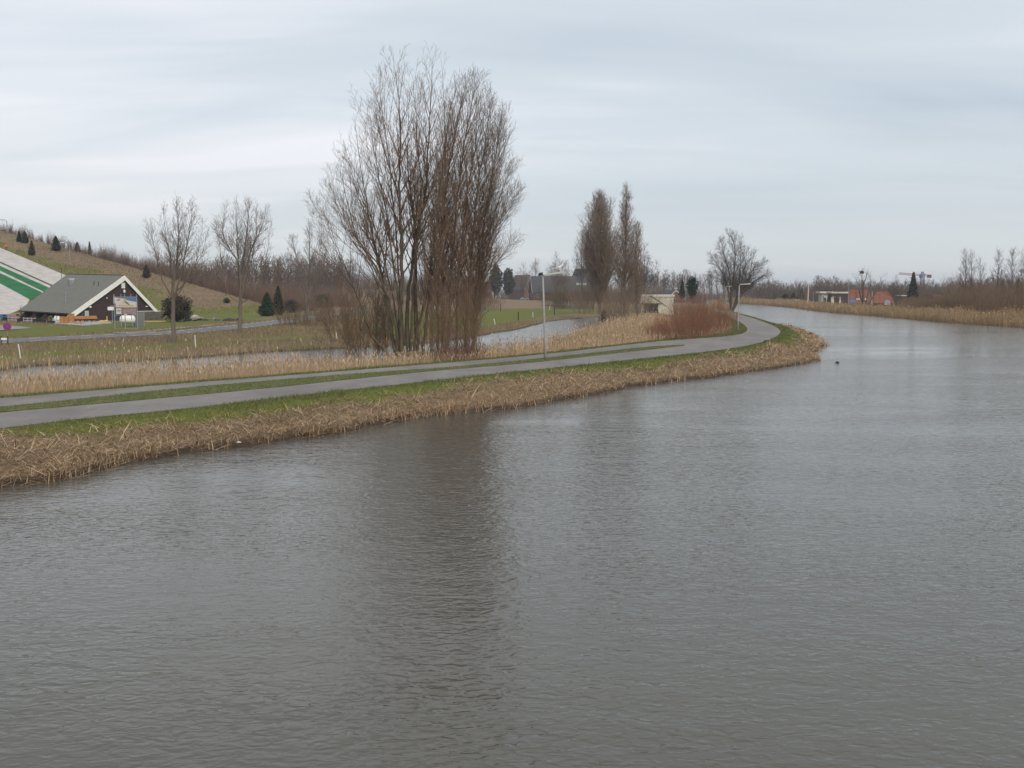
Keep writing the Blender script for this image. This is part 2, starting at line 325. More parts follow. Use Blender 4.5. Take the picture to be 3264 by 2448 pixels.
# ---------------------------------------------------------------- roads
asph = bpy.data.materials.new('worn_asphalt'); asph.use_nodes = True; t = asph.node_tree; b = t.nodes['Principled BSDF']; b.inputs['Roughness'].default_value = .9; b.inputs['Specular IOR Level'].default_value = .25
mr_ = t.nodes.new('ShaderNodeMapRange'); mr_.inputs[1].default_value = .38; mr_.inputs[2].default_value = .62; t.links.new(TN(t, .45, 6, .7, (1,.5,1)), mr_.inputs[0]); c_ = TX(t, mr_.outputs[0], (.165,.150,.142), (.245,.225,.210)); c_ = TX(t, TM(t, 'MULTIPLY', TN(t, 30, 3, .8), .55), c_, (.16,.153,.15)); 
stn = t.nodes.new('ShaderNodeMapRange'); stn.inputs[1].default_value = .56; stn.inputs[2].default_value = .74; stn.inputs[4].default_value = .5
t.links.new(TN(t, 1.0, 4, .6, (.55,.12,1)), stn.inputs[0]); c_ = TX(t, stn.outputs[0], c_, (.15,.143,.14)); t.links.new(c_, b.inputs['Base Color'])
asph2 = mat('grey_asphalt', (.13,.13,.14), .9, (2, (.17,.165,.17), .4, .6)); asph2n = None
def dens(poly, step=1.5):
    out = []
    for i in range(len(poly)):
        a, bq = np.array(poly[i]), np.array(poly[(i+1)%len(poly)]); n = max(1, int(np.linalg.norm(bq-a)/step))
        for k in range(n): out.append(a+(bq-a)*k/n)
    return out
def smooth_poly(p, it=2):
    for _ in range(it):
        q = []
        for i in range(len(p)):
            a, bq = np.array(p[i]), np.array(p[(i+1)%len(p)]); q += [a*.75+bq*.25, a*.25+bq*.75]
        p = q
    return p
rd = sheet('road', smooth_poly(road, 1), .9+.015, asph)
r2 = sheet('distant_road', road2, .5+.04, asph2); ft = sheet('footpath', foot, .5+.04, mat('pale_paving', (.42,.39,.35), .9, (1.5, (.3,.28,.25), .4, .6)))
parking = sheet('parking_area', polyG([(-300,1030),(0,1037),(60,1041),(105,1046),(60,1050),(0,1054),(-300,1060)], .5), .55, mat('brick_paving', (.30,.26,.25), .9, (3, (.22,.19,.19), .4, .6)))
# the grass strip between the lanes: a raised ribbon
mp_ = smooth_poly(median, 1); mv = []; nmp = len(mp_)
import bmesh
me = bpy.data.meshes.new('grass_strip'); me.from_pydata([(p[0], p[1], .92) for p in mp_], [], [tuple(range(nmp))]); bm = bmesh.new(); bm.from_mesh(me)
bmesh.ops.triangulate(bm, faces=bm.faces[:])
for f in bm.faces:
    if f.normal.z < 0: f.normal_flip()
r_ = bmesh.ops.extrude_face_region(bm, geom=bm.faces[:]); 
for v in [g for g in r_['geom'] if isinstance(g, bmesh.types.BMVert)]: v.co.z += .03
bm.to_mesh(me); bm.free(); gs = bpy.data.objects.new('grass_strip', me); C.objects.link(gs); tag(gs, kind='structure')
me.materials.append(mat('strip_turf', (.075,.105,.024), .95, (4, (.17,.15,.075), .42, .62), .15, bump=(8, .5)))
dash = MB()
for k in range(26):
    pxx = 52+k*43 if k < 16 else 52+16*43+(k-16)*26
    for row in ((0,1093),):
        pass
wl = mat('road_paint', (.72,.72,.68), .7)
lower2 = [(0,1094.3),(304,1077.4),(544,1065.4),(759,1048.4),(900,1031)]; upper2 = [(0,1084),(300,1069.6),(544,1057.4),(752,1037.2),(900,1020)]
def along(pl, u, z):
    P_ = [G(a, b_, z)[:2] for a, b_ in pl]; ls = [np.linalg.norm(P_[i+1]-P_[i]) for i in range(len(P_)-1)]; s = u
    for i, l_ in enumerate(ls):
        if s <= l_ or i == len(ls)-1: return P_[i]+(P_[i+1]-P_[i])*s/l_, (P_[i+1]-P_[i])/l_
        s -= l_
for pl in (lower2, upper2):
    for k in range(-3, 44):
        p, d = along(pl, k*3.3+.8, .5)
        dash.box((p[0], p[1], .548), (1.3, .14, .008), math.atan2(d[1], d[0]))
o = dash.build('edge_dashes', wl); o.name = 'road_markings'; tag(o, kind='structure')
# ---------------------------------------------------------------- blades: grass, straw, reeds
rng = np.random.RandomState(11)
def blades(name, P, z, h, wd, lean, m, label=None, cat=None, yaw=None, droop=.3, leanaz=None, plume=None, kind='stuff'):
    n = len(P); az = rng.rand(n)*2*np.pi if leanaz is None else leanaz; ya = rng.rand(n)*np.pi*2 if yaw is None else yaw
    base = np.stack([P[:,0], P[:,1], z], 1); sx = np.stack([np.cos(ya), np.sin(ya), np.zeros(n)], 1)*(wd/2)[:,None]
    ld = np.stack([np.cos(az)*np.sin(lean), np.sin(az)*np.sin(lean), np.cos(lean)], 1)
    mid = base+ld*(h*.55)[:,None]; ld2 = ld+np.stack([np.cos(az), np.sin(az), -np.ones(n)*.6], 1)*droop; ld2 /= np.linalg.norm(ld2, axis=1)[:,None]
    tip = mid+ld2*(h*.45)[:,None]
    V = np.stack([base-sx, base+sx, mid+sx*.75, mid-sx*.75, tip], 1).reshape(-1, 3); k = np.arange(n)*5
    F4 = np.stack([k, k+1, k+2, k+3], 1); F3 = np.stack([k+3, k+2, k+4], 1)
    if plume is not None:
        q = np.nonzero(rng.rand(n) < plume)[0]; pv = []; tp = tip[q]; dd = ld2[q]; L_ = .13+.12*rng.rand(len(q)); s2 = sx[q]/(np.linalg.norm(sx[q], axis=1)[:,None])*(wd[q]*1.3+.012)[:,None]
        Vp = np.stack([tp-dd*.03, tp+s2+dd*(L_*.4)[:,None], tp+dd*L_[:,None], tp-s2+dd*(L_*.4)[:,None]], 1).reshape(-1, 3); kk = len(V)+np.arange(len(q))*4
        V = np.vstack([V, Vp]); F4 = np.vstack([F4, np.stack([kk, kk+1, kk+2, kk+3], 1)])
    o = fast_mesh(name, V, [F4, F3], m); tag(o, label, cat, kind=kind); return o
_gx0, _gy0, _gst = -200., 0., 1.0; _X, _Y = np.meshgrid(np.arange(_gx0, 201, _gst), np.arange(_gy0, 601, _gst)); _gp = np.stack([_X.ravel(), _Y.ravel()], 1); _F = [sdf(_gp, pl_).reshape(_X.shape) for pl_ in (canal, side, pond, ditch, road, road2, MEAD2, MEADOW, LAWN)]
def lut(i, P):
    fx = np.clip((P[:,0]-_gx0)/_gst, 0, _X.shape[1]-1.001); fy = np.clip((P[:,1]-_gy0)/_gst, 0, _X.shape[0]-1.001); a = fx.astype(int); b_ = fy.astype(int); fx = fx-a; fy = fy-b_; F = _F[i]
    return (F[b_,a]*(1-fx)+F[b_,a+1]*fx)*(1-fy)+(F[b_+1,a]*(1-fx)+F[b_+1,a+1]*fx)*fy
def pldist(P, pl):
    best = np.full(len(P), 1e9)
    for i in range(len(pl)-1):
        a, b_ = pl[i], pl[i+1]; e = b_-a; t_ = np.clip(((P-a)@e)/(e@e), 0, 1); best = np.minimum(best, np.hypot(*(P-a-t_[:,None]*e).T))
    return best
SN, SF = polyG(side_near), polyG(side_far)
def fields(P):
    scn, ss, dr = lut(0, P), lut(1, P), lut(4, P)
    sw = np.minimum(np.minimum(scn, ss), np.minimum(lut(2, P), lut(3, P)))+(fbm(P[:,0], P[:,1], .9)*.8+fbm(P[:,0], P[:,1], .25)*.7)*np.where(P[:,1] < 300, 1, .3)
    return sw, dr, scn, ss
_gF = fields(_gp); _gA = (np.abs(np.degrees(np.arctan2(_gp[:,0], _gp[:,1]))) < 31) & (_gp[:,1] > 12)
def scatter(den, coarse, keep):
    """den blades per square metre in the one-metre cells that pass coarse(P, sw, dr, scn, ss), then the exact test"""
    cells = _gp[_gA & coarse(_gp, *_gF)]; dd = den(cells) if callable(den) else np.full(len(cells), den)
    P = np.repeat(cells, rng.poisson(dd), 0); P = P+rng.rand(*P.shape)-.5
    sw, dr, scn, ss = fields(P); k = keep(P, sw, sw, dr, scn, ss); P, sw, dr, scn, ss = P[k], sw[k], dr[k], scn[k], ss[k]
    return P, terrain(P)[0], sw, dr, scn, ss
def fall(a, d0, p=1.5): return lambda C_: a*np.minimum(1, (d0/np.hypot(C_[:,0], C_[:,1]))**p)
def dist(P): return np.hypot(P[:,0], P[:,1])
mstraw = mat('dead_cattail_straw', (.4,.3,.2), .85, island=[(.06,.036,.02),(.27,.17,.095),(.44,.315,.19),(.54,.41,.27),(.18,.105,.058)])
mreed = mat('dry_reed', (.4,.3,.17), .85, island=[(.24,.16,.095),(.40,.29,.18),(.49,.375,.245),(.33,.23,.14),(.56,.45,.31)])
mreed2 = mat('dry_reed_brown', (.3,.2,.12), .85, island=[(.17,.11,.06),(.33,.225,.12),(.42,.30,.165),(.26,.17,.09),(.50,.38,.22)])
mgrass = mat('fresh_grass', (.08,.13,.03), .8, island=[(.05,.070,.018),(.09,.115,.03),(.13,.15,.05),(.105,.125,.035),(.24,.20,.11)])
mdgrass = mat('dry_grass', (.25,.18,.11), .9, island=[(.13,.09,.055),(.24,.17,.10),(.33,.25,.15),(.17,.12,.085),(.16,.17,.06)])
def thin(P, d0, p=1.0): return rng.rand(len(P)) < np.minimum(1, (d0/dist(P))**p)
P, z, sw, dr, scn, ss = scatter(1.6, lambda P, sw, dr, scn, ss: (dr < 0) & (P[:,1] < 150), lambda P, z, sw, dr, scn, ss: (dr < -.02) & (rng.rand(len(P)) < np.exp(dr*1.6)))
n = len(P); blades('path_litter', P, np.full(n, .925), .05+.22*rng.rand(n)**2, .012+.03*rng.rand(n), 1.5+.05*rng.rand(n), mstraw, 'bits of straw and leaves lying on the asphalt path', 'litter', droop=.0)
# flattened cattail straw on the canal bank
def bankn(P): return fbm(P[:,0], P[:,1], .12)*1.6+fbm(P[:,0], P[:,1], .8)*.8
P, z, sw, dr, scn, ss = scatter(fall(230, 38, 1.5), lambda P, sw, dr, scn, ss: (scn > -1.5) & (scn < 22) & (dr > 0) & (scn < ss+2) & (P[:,1] < 150), lambda P, z, sw, dr, scn, ss: (sw > .02) & (scn < 22) & (dr > 1.6+bankn(P)*1.3) & (scn < ss) & (rng.rand(len(P)) < sm((dr-.9-bankn(P)*1.2)/2.6)))
d = dist(P); n = len(P); print('straw', n)
big = rng.rand(n) < .075
h = np.where(big, .4+rng.rand(n)*.6, .16+rng.rand(n)*.32); wd = np.where(big, .02+.02*rng.rand(n), .012+rng.rand(n)*.014)*np.maximum(1, d/46)
lean = np.where(rng.rand(n) < .85, 1.15+.4*rng.rand(n), .5+.8*rng.rand(n))
blades('dead_straw', P, z+.02+rng.rand(n)*.16+np.maximum(0, fbm(P[:,0], P[:,1], .55))*.35, h, wd, lean, mstraw, 'flattened pale dead cattail straw on the canal bank', 'dead reeds', droop=.15)
P, z, sw, dr, scn, ss = scatter(fall(300, 38, 1.2), lambda P, sw, dr, scn, ss: (np.abs(scn) < 3) & (P[:,1] < 150) & (dr < 30), lambda P, z, sw, dr, scn, ss: (sw > -.25) & (sw < .75) & (scn < 9) & (rng.rand(len(P)) < .16+2.2*np.maximum(0, fbm(P[:,0], P[:,1], .35))))
n = len(P); d = dist(P); print('stubs', n)
up = rng.rand(n) < .45
blades('reed_stubs', P, np.maximum(z, -.05), np.where(up, .15+.28*rng.rand(n), .4+.6*rng.rand(n)), (.014+.016*rng.rand(n))*np.maximum(1, d/50), np.where(up, .15+.25*rng.rand(n), 1.25+.3*rng.rand(n)), mstraw, 'broken upright cattail stubs at the waterline', 'dead reeds', droop=.05)
# fresh grass on verges
P, z, sw, dr, scn, ss = scatter(fall(420, 40, 1.4), lambda P, sw, dr, scn, ss: (dr > -1) & (dr < 6) & (P[:,1] < 200), lambda P, z, sw, dr, scn, ss: (dr > .03) & (sw > .3) & ((dr < .22+.18*fbm(P[:,0], P[:,1], .7)*3) | ((scn < ss) & (dr < 2.5+bankn(P)*2) & (rng.rand(len(P)) < .6)) | ((dr < 1.0+bankn(P)*.5) & (rng.rand(len(P)) < .8))))
n = len(P); d = dist(P); print('grass', n)
blades('verge_grass', P, z, (.05+.09*rng.rand(n))*np.where(fbm(P[:,0], P[:,1], .5) > .17, 1.7, 1), (.006+.006*rng.rand(n))*np.maximum(1, d/32), .2+.7*rng.rand(n), mgrass, 'short green grass along the path edges', 'grass')
P, z, sw, dr, scn, ss = scatter(fall(420, 42, 1.3), lambda P, sw, dr, scn, ss: (dr < 1) & (dr > -9) & (P[:,1] < 160), lambda P, z, sw, dr, scn, ss: (dr < 0) & (dr > -9))
k = (sdf(P, np.array(mp_)) < .02) & (rng.rand(len(P)) < .35+1.4*np.clip(fbm(P[:,0], P[:,1], 1.1)+.3, 0, 1)); P = P[k]; n = len(P); d = dist(P); print('median', n)
blades('strip_grass', P, np.full(n, .945), .03+.06*rng.rand(n), (.006+.006*rng.rand(n))*np.maximum(1, d/32), .2+.8*rng.rand(n), mgrass, 'short green grass on the strip between the two lanes', 'grass')
# dry grass hummocks: left meadow, bank of side canal
P, z, sw, dr, scn, ss = scatter(fall(34, 75, 1.3), lambda P, sw, dr, scn, ss: (ss > -1) & (dr > 10) & (P[:,1] < 175) & (P[:,1] > 60) & (P[:,0] < P[:,1]*.14), lambda P, z, sw, dr, scn, ss: (ss > 0) & (sw > .1) & (dr > 12) & (lut(5, P) > .6) & (lut(6, P) > 0) & (lut(7, P) > 0) & (lut(8, P) > 0) & (P[:,0] < P[:,1]*.12-3))
n = len(P); d = dist(P); print('drymeadow', n)
blades('dry_meadow_grass', P, z, (.12+.32*rng.rand(n)), (.012+.012*rng.rand(n))*np.maximum(1, d/75), .15+.6*rng.rand(n), mdgrass, 'brown dry meadow grass beyond the side canal', 'grass')
P, z, sw, dr, scn, ss = scatter(16, lambda P, sw, dr, scn, ss: (P[:,0] < -30) & (P[:,1] > 160) & (P[:,1] < 330), lambda P, z, sw, dr, scn, ss: (ss > 25) & ((P[:,0]-HF[0])*HN[0]+(P[:,1]-HF[1])*HN[1] > .5))
q_ = (P-HB-HBN*3)@HBN < 2; P, z = P[q_], z[q_]; skm = (P[:,0]/P[:,1]*FPX+1632 > 225) | ((932.6-(z-CAMZ)/P[:,1]*FPX) < 791+.43*(P[:,0]/P[:,1]*FPX+1632)-6); P, z = P[skm], z[skm]
q_ = rng.rand(len(P)) < .15+.5*np.clip(fbm(P[:,0], P[:,1], .06)+.3, 0, 1); P, z = P[q_], z[q_]; n = len(P); print('hill grass', n)
blades('hill_grass', P, z, .15+.3*rng.rand(n), .07+.08*rng.rand(n), .3+.8*rng.rand(n), mdgrass, 'dry tufted grass on the hillside', 'grass')
# reeds between path and side canal
def keep_reed(P, z, sw, dr, scn, ss):
    px = P[:,0]/P[:,1]
    den = np.where(px < -.27, 1, np.where(px < -.13, .8, .55))*(.1+1.3*np.clip(fbm(P[:,0], P[:,1], .25)+.38, 0, 1))*np.where(ss < .6, .22, 1)
    near_ = pldist(P, SN) < pldist(P, SF)
    return near_ & (ss < 14) & (ss > -1.3) & (dr > .75+.4*rng.rand(len(P))) & (dr < 30) & (ss < scn) & (rng.rand(len(P)) < den)
P, z, sw, dr, scn, ss = scatter(fall(110, 52, 1.5), lambda P, sw, dr, scn, ss: (ss > -2.5) & (ss < 15) & (dr > 0) & (dr < 30) & (ss < scn+2) & (P[:,1] < 190), keep_reed)
n = len(P); d = dist(P); px = P[:,0]/P[:,1]; print('reed', n)
tall = (.35+.65*sm((dr-1.0)/3))*np.where(px < -.12, 1, np.where(px < -.02, .95, 1.15))*(1+fbm(P[:,0], P[:,1], .3)*.9)
hh = np.where(px < -.2, 1.28, 1)*(.16+.50*tall)*(.6+.7*rng.rand(n))*np.where(rng.rand(n) < .06, 1.9, 1)*np.where((ss < .6), 1.25, 1)
blades('reed_bed', P, np.maximum(z, -.3), hh, (.010+.010*rng.rand(n))*np.maximum(1, d/52), .04+.24*rng.rand(n)**2, mreed, 'tall pale dry reeds between the path and the side canal', 'reeds', droop=.12, plume=.3)
# reeds on the opposite bank of the side canal
P, z, sw, dr, scn, ss = scatter(24, lambda P, sw, dr, scn, ss: (np.abs(ss) < 3) & (dr > 12) & (P[:,1] < 140), lambda P, z, sw, dr, scn, ss: (np.abs(ss-.3) < 1.3) & (pldist(P, SF) < 3) & (dr > 17) & (P[:,0] < P[:,1]*-.09) & (rng.rand(len(P)) < .55+1.2*fbm(P[:,0], P[:,1], .3)) )
n = len(P); print('reed far side', n)
blades('far_reed_fringe', P, np.maximum(z, -.2), .35+.6*rng.rand(n)*(1+fbm(P[:,0], P[:,1], .4)), .015+.015*rng.rand(n), .04+.25*rng.rand(n), mreed, 'fringe of dry reeds on the far bank of the side canal', 'reeds', droop=.12, plume=.2)
P, z, sw, dr, scn, ss = scatter(12, lambda P, sw, dr, scn, ss: (ss > -1) & (ss < 4) & (dr > 12) & (P[:,1] < 230) & (P[:,1] > 85), lambda P, z, sw, dr, scn, ss: (ss > 0) & (ss < 3) & (dr > 17) & (P[:,0] > P[:,1]*-.11))
n = len(P); print('bank tufts', n)
blades('bank_tufts', P, z, .12+.25*rng.rand(n), .02+.02*rng.rand(n), .3+.7*rng.rand(n), mdgrass, 'rough tufts on the far bank of the side canal', 'grass')
# reeds on the far bank of the main canal
P, z, sw, dr, scn, ss = scatter(fall(34, 170, .7), lambda P, sw, dr, scn, ss: (scn > -1.5) & (scn < 8) & (dr > 17) & (P[:,0] > 50), lambda P, z, sw, dr, scn, ss: (scn > -.6) & (scn < 6.5) & (dr > 18) & (P[:,0] > 30) & ((P[:,0] > P[:,1]*.19)))
n = len(P); d = dist(P); print('far bank reed', n)
blades('canal_reed_bed', P, np.maximum(z, -.1), (.8+1.1*rng.rand(n)**1.5)*(1+1.1*fbm(P[:,0], P[:,1], .12)+.7*fbm(P[:,0], P[:,1], .5)), (.035+.03*rng.rand(n))*np.maximum(1, d/220), .04+.3*rng.rand(n), mreed2, 'brown reed fringe along the far bank of the wide canal', 'reeds', droop=.12, plume=.2)
# ---------------------------------------------------------------- trees
def seg_mesh(name, S, sides, m, parent):
    S = np.array(S, np.float64); n = len(S); p0, p1, r0, r1 = S[:,0:3], S[:,3:6], S[:,6], S[:,7]
    d = p1-p0; l = np.linalg.norm(d, axis=1)[:,None]+1e-9; d = d/l
    a = np.cross(d, np.where(np.abs(d[:,2:3]) > .9, [[1.,0,0]], [[0,0,1.]])); a /= np.linalg.norm(a, axis=1)[:,None]+1e-9; b = np.cross(d, a)
    V = np.zeros((n, 2*sides, 3))
    for k in range(sides):
        t = 2*math.pi*k/sides; o = a*math.cos(t)+b*math.sin(t); V[:,k] = p0-d*np.minimum(l*.1, r0[:,None]*.5)+o*r0[:,None]; V[:,sides+k] = p1+o*r1[:,None]
    base = (np.arange(n)*2*sides)[:,None]
    F = np.concatenate([base+np.array([[k, (k+1) % sides, sides+(k+1) % sides, sides+k]]) for k in range(sides)])
    return fast_mesh(name, V.reshape(-1, 3), [F], m, parent, smooth=sides > 4)
def nrm(v):
    l = math.sqrt(v[0]*v[0]+v[1]*v[1]+v[2]*v[2])+1e-9; return (v[0]/l, v[1]/l, v[2]/l)
def offdir(d, ang, az):
    a = nrm((d[1], -d[0], 0)) if abs(d[2]) < .98 else (1., 0, 0)
    b = (d[1]*a[2]-d[2]*a[1], d[2]*a[0]-d[0]*a[2], d[0]*a[1]-d[1]*a[0])
    s, c = math.sin(ang), math.cos(ang); ca, sa = math.cos(az)*s, math.sin(az)*s
    return nrm((d[0]*c+a[0]*ca+b[0]*sa, d[1]*c+a[1]*ca+b[1]*sa, d[2]*c+a[2]*ca+b[2]*sa))
def grow(O, rd, p, d, Ln, r, lv, q):
    """O: lists per level; q: dict(step, trop, jit, den, ang, rat, max, rmin)"""
    n = max(2, int(Ln/q['step'][lv])); st = Ln/n; tr, ji = q['trop'][lv], q['jit'][lv]; pts = []; u = rd.uniform; rm = q['rmin']
    for i in range(n):
        d = nrm((d[0]+u(-ji, ji), d[1]+u(-ji, ji), d[2]+u(-ji, ji)+tr)); p2 = (p[0]+d[0]*st, p[1]+d[1]*st, p[2]+d[2]*st)
        ra = max(rm, r*(1-.85*i/n)); rb = max(rm*.7, r*(1-.85*(i+1)/n)); O[lv].append((*p, *p2, ra, rb)); pts.append((p2, d, rb)); p = p2
    if lv >= q['max']: return
    k = max(1, int(Ln*q['den'][lv]*u(.8, 1.2))); az = u(0, 6.28)
    for j in range(k):
        f = q.get('t0', .2)+(1-q.get('t0', .2))*(j+u(0, 1))/k; x = f*n; ii = min(n-1, int(x)); pp, dd, rr = pts[ii]
        if ii > 0: b0 = pts[ii-1][0]; fr = x-ii; pp = tuple(b0[m]+(pp[m]-b0[m])*fr for m in range(3))
        az += 2.4+u(-.6, .6); c = offdir(dd, q['ang'][lv]*u(.75, 1.25), az)
        l2 = Ln*q['rat'][lv]*(1.12-.8*f)*u(.65, 1.25); l2 = max(l2, q['lmin'])
        grow(O, rd, pp, c, l2, min(rr*.75, r*q['rrat'][lv]), lv+1, q)
def spline(pts, n):
    P = [np.array(p, float) for p in pts]; P = [2*P[0]-P[1]]+P+[2*P[-1]-P[-2]]; out = []; m = len(P)-3
    for k in range(n+1):
        x = k/n*m; i = min(m-1, int(x)); f = x-i; a, b, c, d = P[i:i+4]
        out.append(.5*((2*b)+(c-a)*f+(2*a-5*b+4*c-d)*f*f+(3*b-a-3*c+d)*f**3))
    return out
def make_tree(name, label, cat, loc, leaders, q, seed, mt, mc, group=None, env=None, latden=1.6, t_lat=.18, latang=.75, latr=.35, scale=1, parts=True, crown_sides=3, rz=0, trunk_to=0):
    """leaders: [(local points, base radius)]; laterals along each leader have length env(u)"""
    rd = random.Random(seed); O = [[], [], [], [], []]; T = []
    for pts, r0, lfac in leaders:
        total = sum(np.linalg.norm(np.array(pts[i+1])-np.array(pts[i])) for i in range(len(pts)-1)); n = max(6, int(total/.7)); sp = spline(pts, n); T.append((0,0,-.7,*sp[0],r0,r0))
        jx = [(rd.uniform(-1, 1)*.06, rd.uniform(-1, 1)*.06) for _ in sp]; sp = [s+np.array([a*min(1, i), b*min(1, i), 0]) for i, (s, (a, b)) in enumerate(zip(sp, jx))]
        rr = [max(q['rmin'], r0*.8*((1-i/n)**.95*.94+.02)*(1+.35*math.exp(-i*.9)*(1 if len(leaders) > 0 else 0))) for i in range(n+1)]
        for i in range(n): T.append((*sp[i], *sp[i+1], rr[i], rr[i+1]))
        az = rd.uniform(0, 6.28); k = int(total*latden)
        for j in range(k):
            u = t_lat+(1-t_lat)*((j+rd.random())/k); x = u*n; i = min(n-1, int(x)); f = x-i; pp = sp[i]*(1-f)+sp[i+1]*f; dd = nrm(sp[min(n, i+1)]-sp[max(0, i-1)])
            az += 2.4+rd.uniform(-.7, .7); L_ = env(u)*lfac*rd.uniform(.6, 1.2)
            if L_ < .25: continue
            grow(O, rd, tuple(pp), offdir(dd, latang*rd.uniform(.75, 1.2)*(1.15-.45*u), az), L_, min(rr[i]*.7, latr*.035*L_+.006), 1, q)
    t = thing(name, label, cat, loc, rz, group)
    seg_mesh('trunk', T, 8, mt, t)
    print(name, len(T), [len(x) for x in O])
    if parts and O[1]:
        seg_mesh('crown', sum(O[1:], []), crown_sides, mc, t)
    return t
bark = mat('greenish_bark', (.15,.125,.085), .95, (3, (.08,.065,.048), .35, .65, (1,1,.25)), .1)
barkp = mat('grey_brown_bark', (.19,.16,.13), .95, (3, (.12,.10,.08), .35, .65, (1,1,.25)), .1)
twig = mat('brown_twigs', (.15,.105,.080), .95, island=[(.105,.070,.046),(.215,.145,.10),(.16,.108,.074)], spec=.1)
twigp = mat('pale_mauve_twigs', (.2,.16,.14), .95, island=[(.16,.125,.11),(.27,.22,.195),(.21,.17,.15)], spec=.1)
twigr = mat('red_osier_twigs', (.2,.07,.05), .9, island=[(.15,.065,.042),(.27,.105,.07),(.20,.12,.075),(.26,.17,.105)], spec=.15)
twigd = mat('dark_far_twigs', (.09,.075,.07), .95, island=[(.075,.058,.052),(.115,.09,.082),(.145,.115,.105)], spec=.05)
twigc = mat('warm_grey_twigs', (.2,.15,.11), .95, island=[(.14,.098,.070),(.27,.20,.15),(.20,.145,.105)], spec=.05)
twigy = mat('olive_brown_twigs', (.16,.12,.06), .95, island=[(.10,.075,.045),(.18,.14,.08),(.14,.10,.065)], spec=.05)
Q = dict(step=[1, .75, .55, .42, .3], trop=[.1, .10, .11, .12, .1], jit=[.1, .05, .065, .08, .1], den=[1, 2.6, 3.8, 3.4, 0], ang=[.6, .55, .6, .6, .5], rat=[.5, .42, .45, .5, .5], rrat=[.5, .5, .55, .6, .6], max=3, rmin=.0065, lmin=.35, t0=.18)
def loc_px(px, py, z=None):
    if z is None: z = LZ
    p = G(px, py, z); return p
def leader_pts(base, pxs, dy):
    """px outline of a leader -> local points; dy: depth offset at the top"""
    m = len(pxs); out = []
    for k, (a, b) in enumerate(pxs): out.append(D(a, b, base[1]+dy*k/(m-1))-base)
    if out[0][2] < 1.2: out[0] = np.array([out[0][0], out[0][1], -.15])
    return out
Z4 = lambda l: [(1000+a*.6087, 150+b*.6087) for a, b in l]
# the great multi-stemmed tree by the path
base = G(1300, 1127, .55); base[2] = tz(base[0], base[1])
big = [([(430,1590),(400,1450),(350,1180),(310,1000),(270,780),(205,345)], .20, 3),
       ([(465,1595),(455,1400),(460,1100),(448,760),(455,420),(418,30)], .25, -1),
       ([(500,1600),(492,1350),(520,1100),(530,930),(495,640),(500,210)], .22, 2.5),
       ([(300,1510),(255,1380),(190,1200),(130,1060),(45,850)], .09, -2),
       ([(440,1590),(415,1400),(330,1160),(215,960),(130,560)], .16, -3),
       ([(460,1590),(420,1350),(345,1020),(250,760),(160,555)], .10, 1), ([(465,1590),(440,1300),(385,900),(325,600),(288,285)], .12, -2.5), ([(470,1590),(450,1250),(415,800),(370,420),(345,190)], .12, 2),
       ([(430,1590),(370,1350),(290,1130),(150,930),(92,660)], .09, 1.5), ([(500,1600),(520,1250),(560,850),(540,450),(522,150)], .12, -1.5),
       ([(520,1600),(540,1500),(590,1300),(620,1120),(700,900)], .17, 2)]
q = dict(Q); q['den'] = [1, 2.3, 5.0, 3.0, 0]
make_tree('bare_tree', 'huge spreading leafless tree with several leaning stems from one base beside the path', 'tree', base, [(leader_pts(base, Z4(l), dy), r, 1) for l, r, dy in big], q, 3, bark, twig,
    env=lambda u: (8.0*(1-u)**.62+.6)*(.6+.4*min(1, max(0, u-.25)*4)), latden=1.25, t_lat=.29, latang=.6)
b2 = G(1334, 1124, .6)+np.array([0, 1.5, 0]); b2[2] = tz(b2[0], b2[1])
make_tree('bare_tree', 'tall straight leafless tree just right of the huge multi-stemmed one', 'tree', b2, [(leader_pts(b2, Z4([(545,1595),(535,1350),(540,1000),(585,760),(605,420),(628,45)]), 1), .24, 1), (leader_pts(b2, Z4([(560,1590),(600,1350),(615,1100),(690,700),(672,75)]), -1), .17, .8)], q, 8, bark, twig,
    env=lambda u: (7.0*(1-u)**.6+.6)*(.6+.4*min(1, max(0, u-.25)*4)), latden=1.7, t_lat=.33, latang=.56)
fq = dict(Q); fq['trop'] = [.1, .12, .12, .12, .1]; fq['den'] = [1, 2.6, 5.0, 2.4, 0]
fast = [((615,1600), [(615,1600),(622,1300),(650,900),(690,500),(745,180)], .13, 3.0, .0), ((650,1590), [(650,1590),(655,1250),(690,800),(740,450),(795,190)], .15, 3.2, 1.5),
        ((700,1590), [(700,1590),(715,1300),(745,850),(800,450),(852,165)], .16, 3.4, -1), ((745,1590), [(745,1590),(760,1200),(800,800),(850,500),(888,235)], .13, 3.0, 2), ((790,1585), [(790,1585),(815,1250),(850,800),(895,520),(925,290)], .14, 3.2, .5),
        ((835,1580), [(835,1580),(850,1300),(890,950),(945,620),(985,350)], .12, 3.6, -.5), ((680,1585), [(680,1585),(670,1300),(672,1000),(680,650),(700,330)], .12, 2.4, 3)]
lab = ['slim upright leafless poplar, leftmost of the dense row behind the path lamp', 'slender leafless poplar, second of the dense row', 'tallest upright leafless poplar in the middle of the dense row', 'leafless poplar, third from the right in the dense row', 'leafless poplar, second from the right in the dense row', 'leafless poplar leaning out at the right edge of the dense row', 'short inner leafless poplar deep in the dense row']
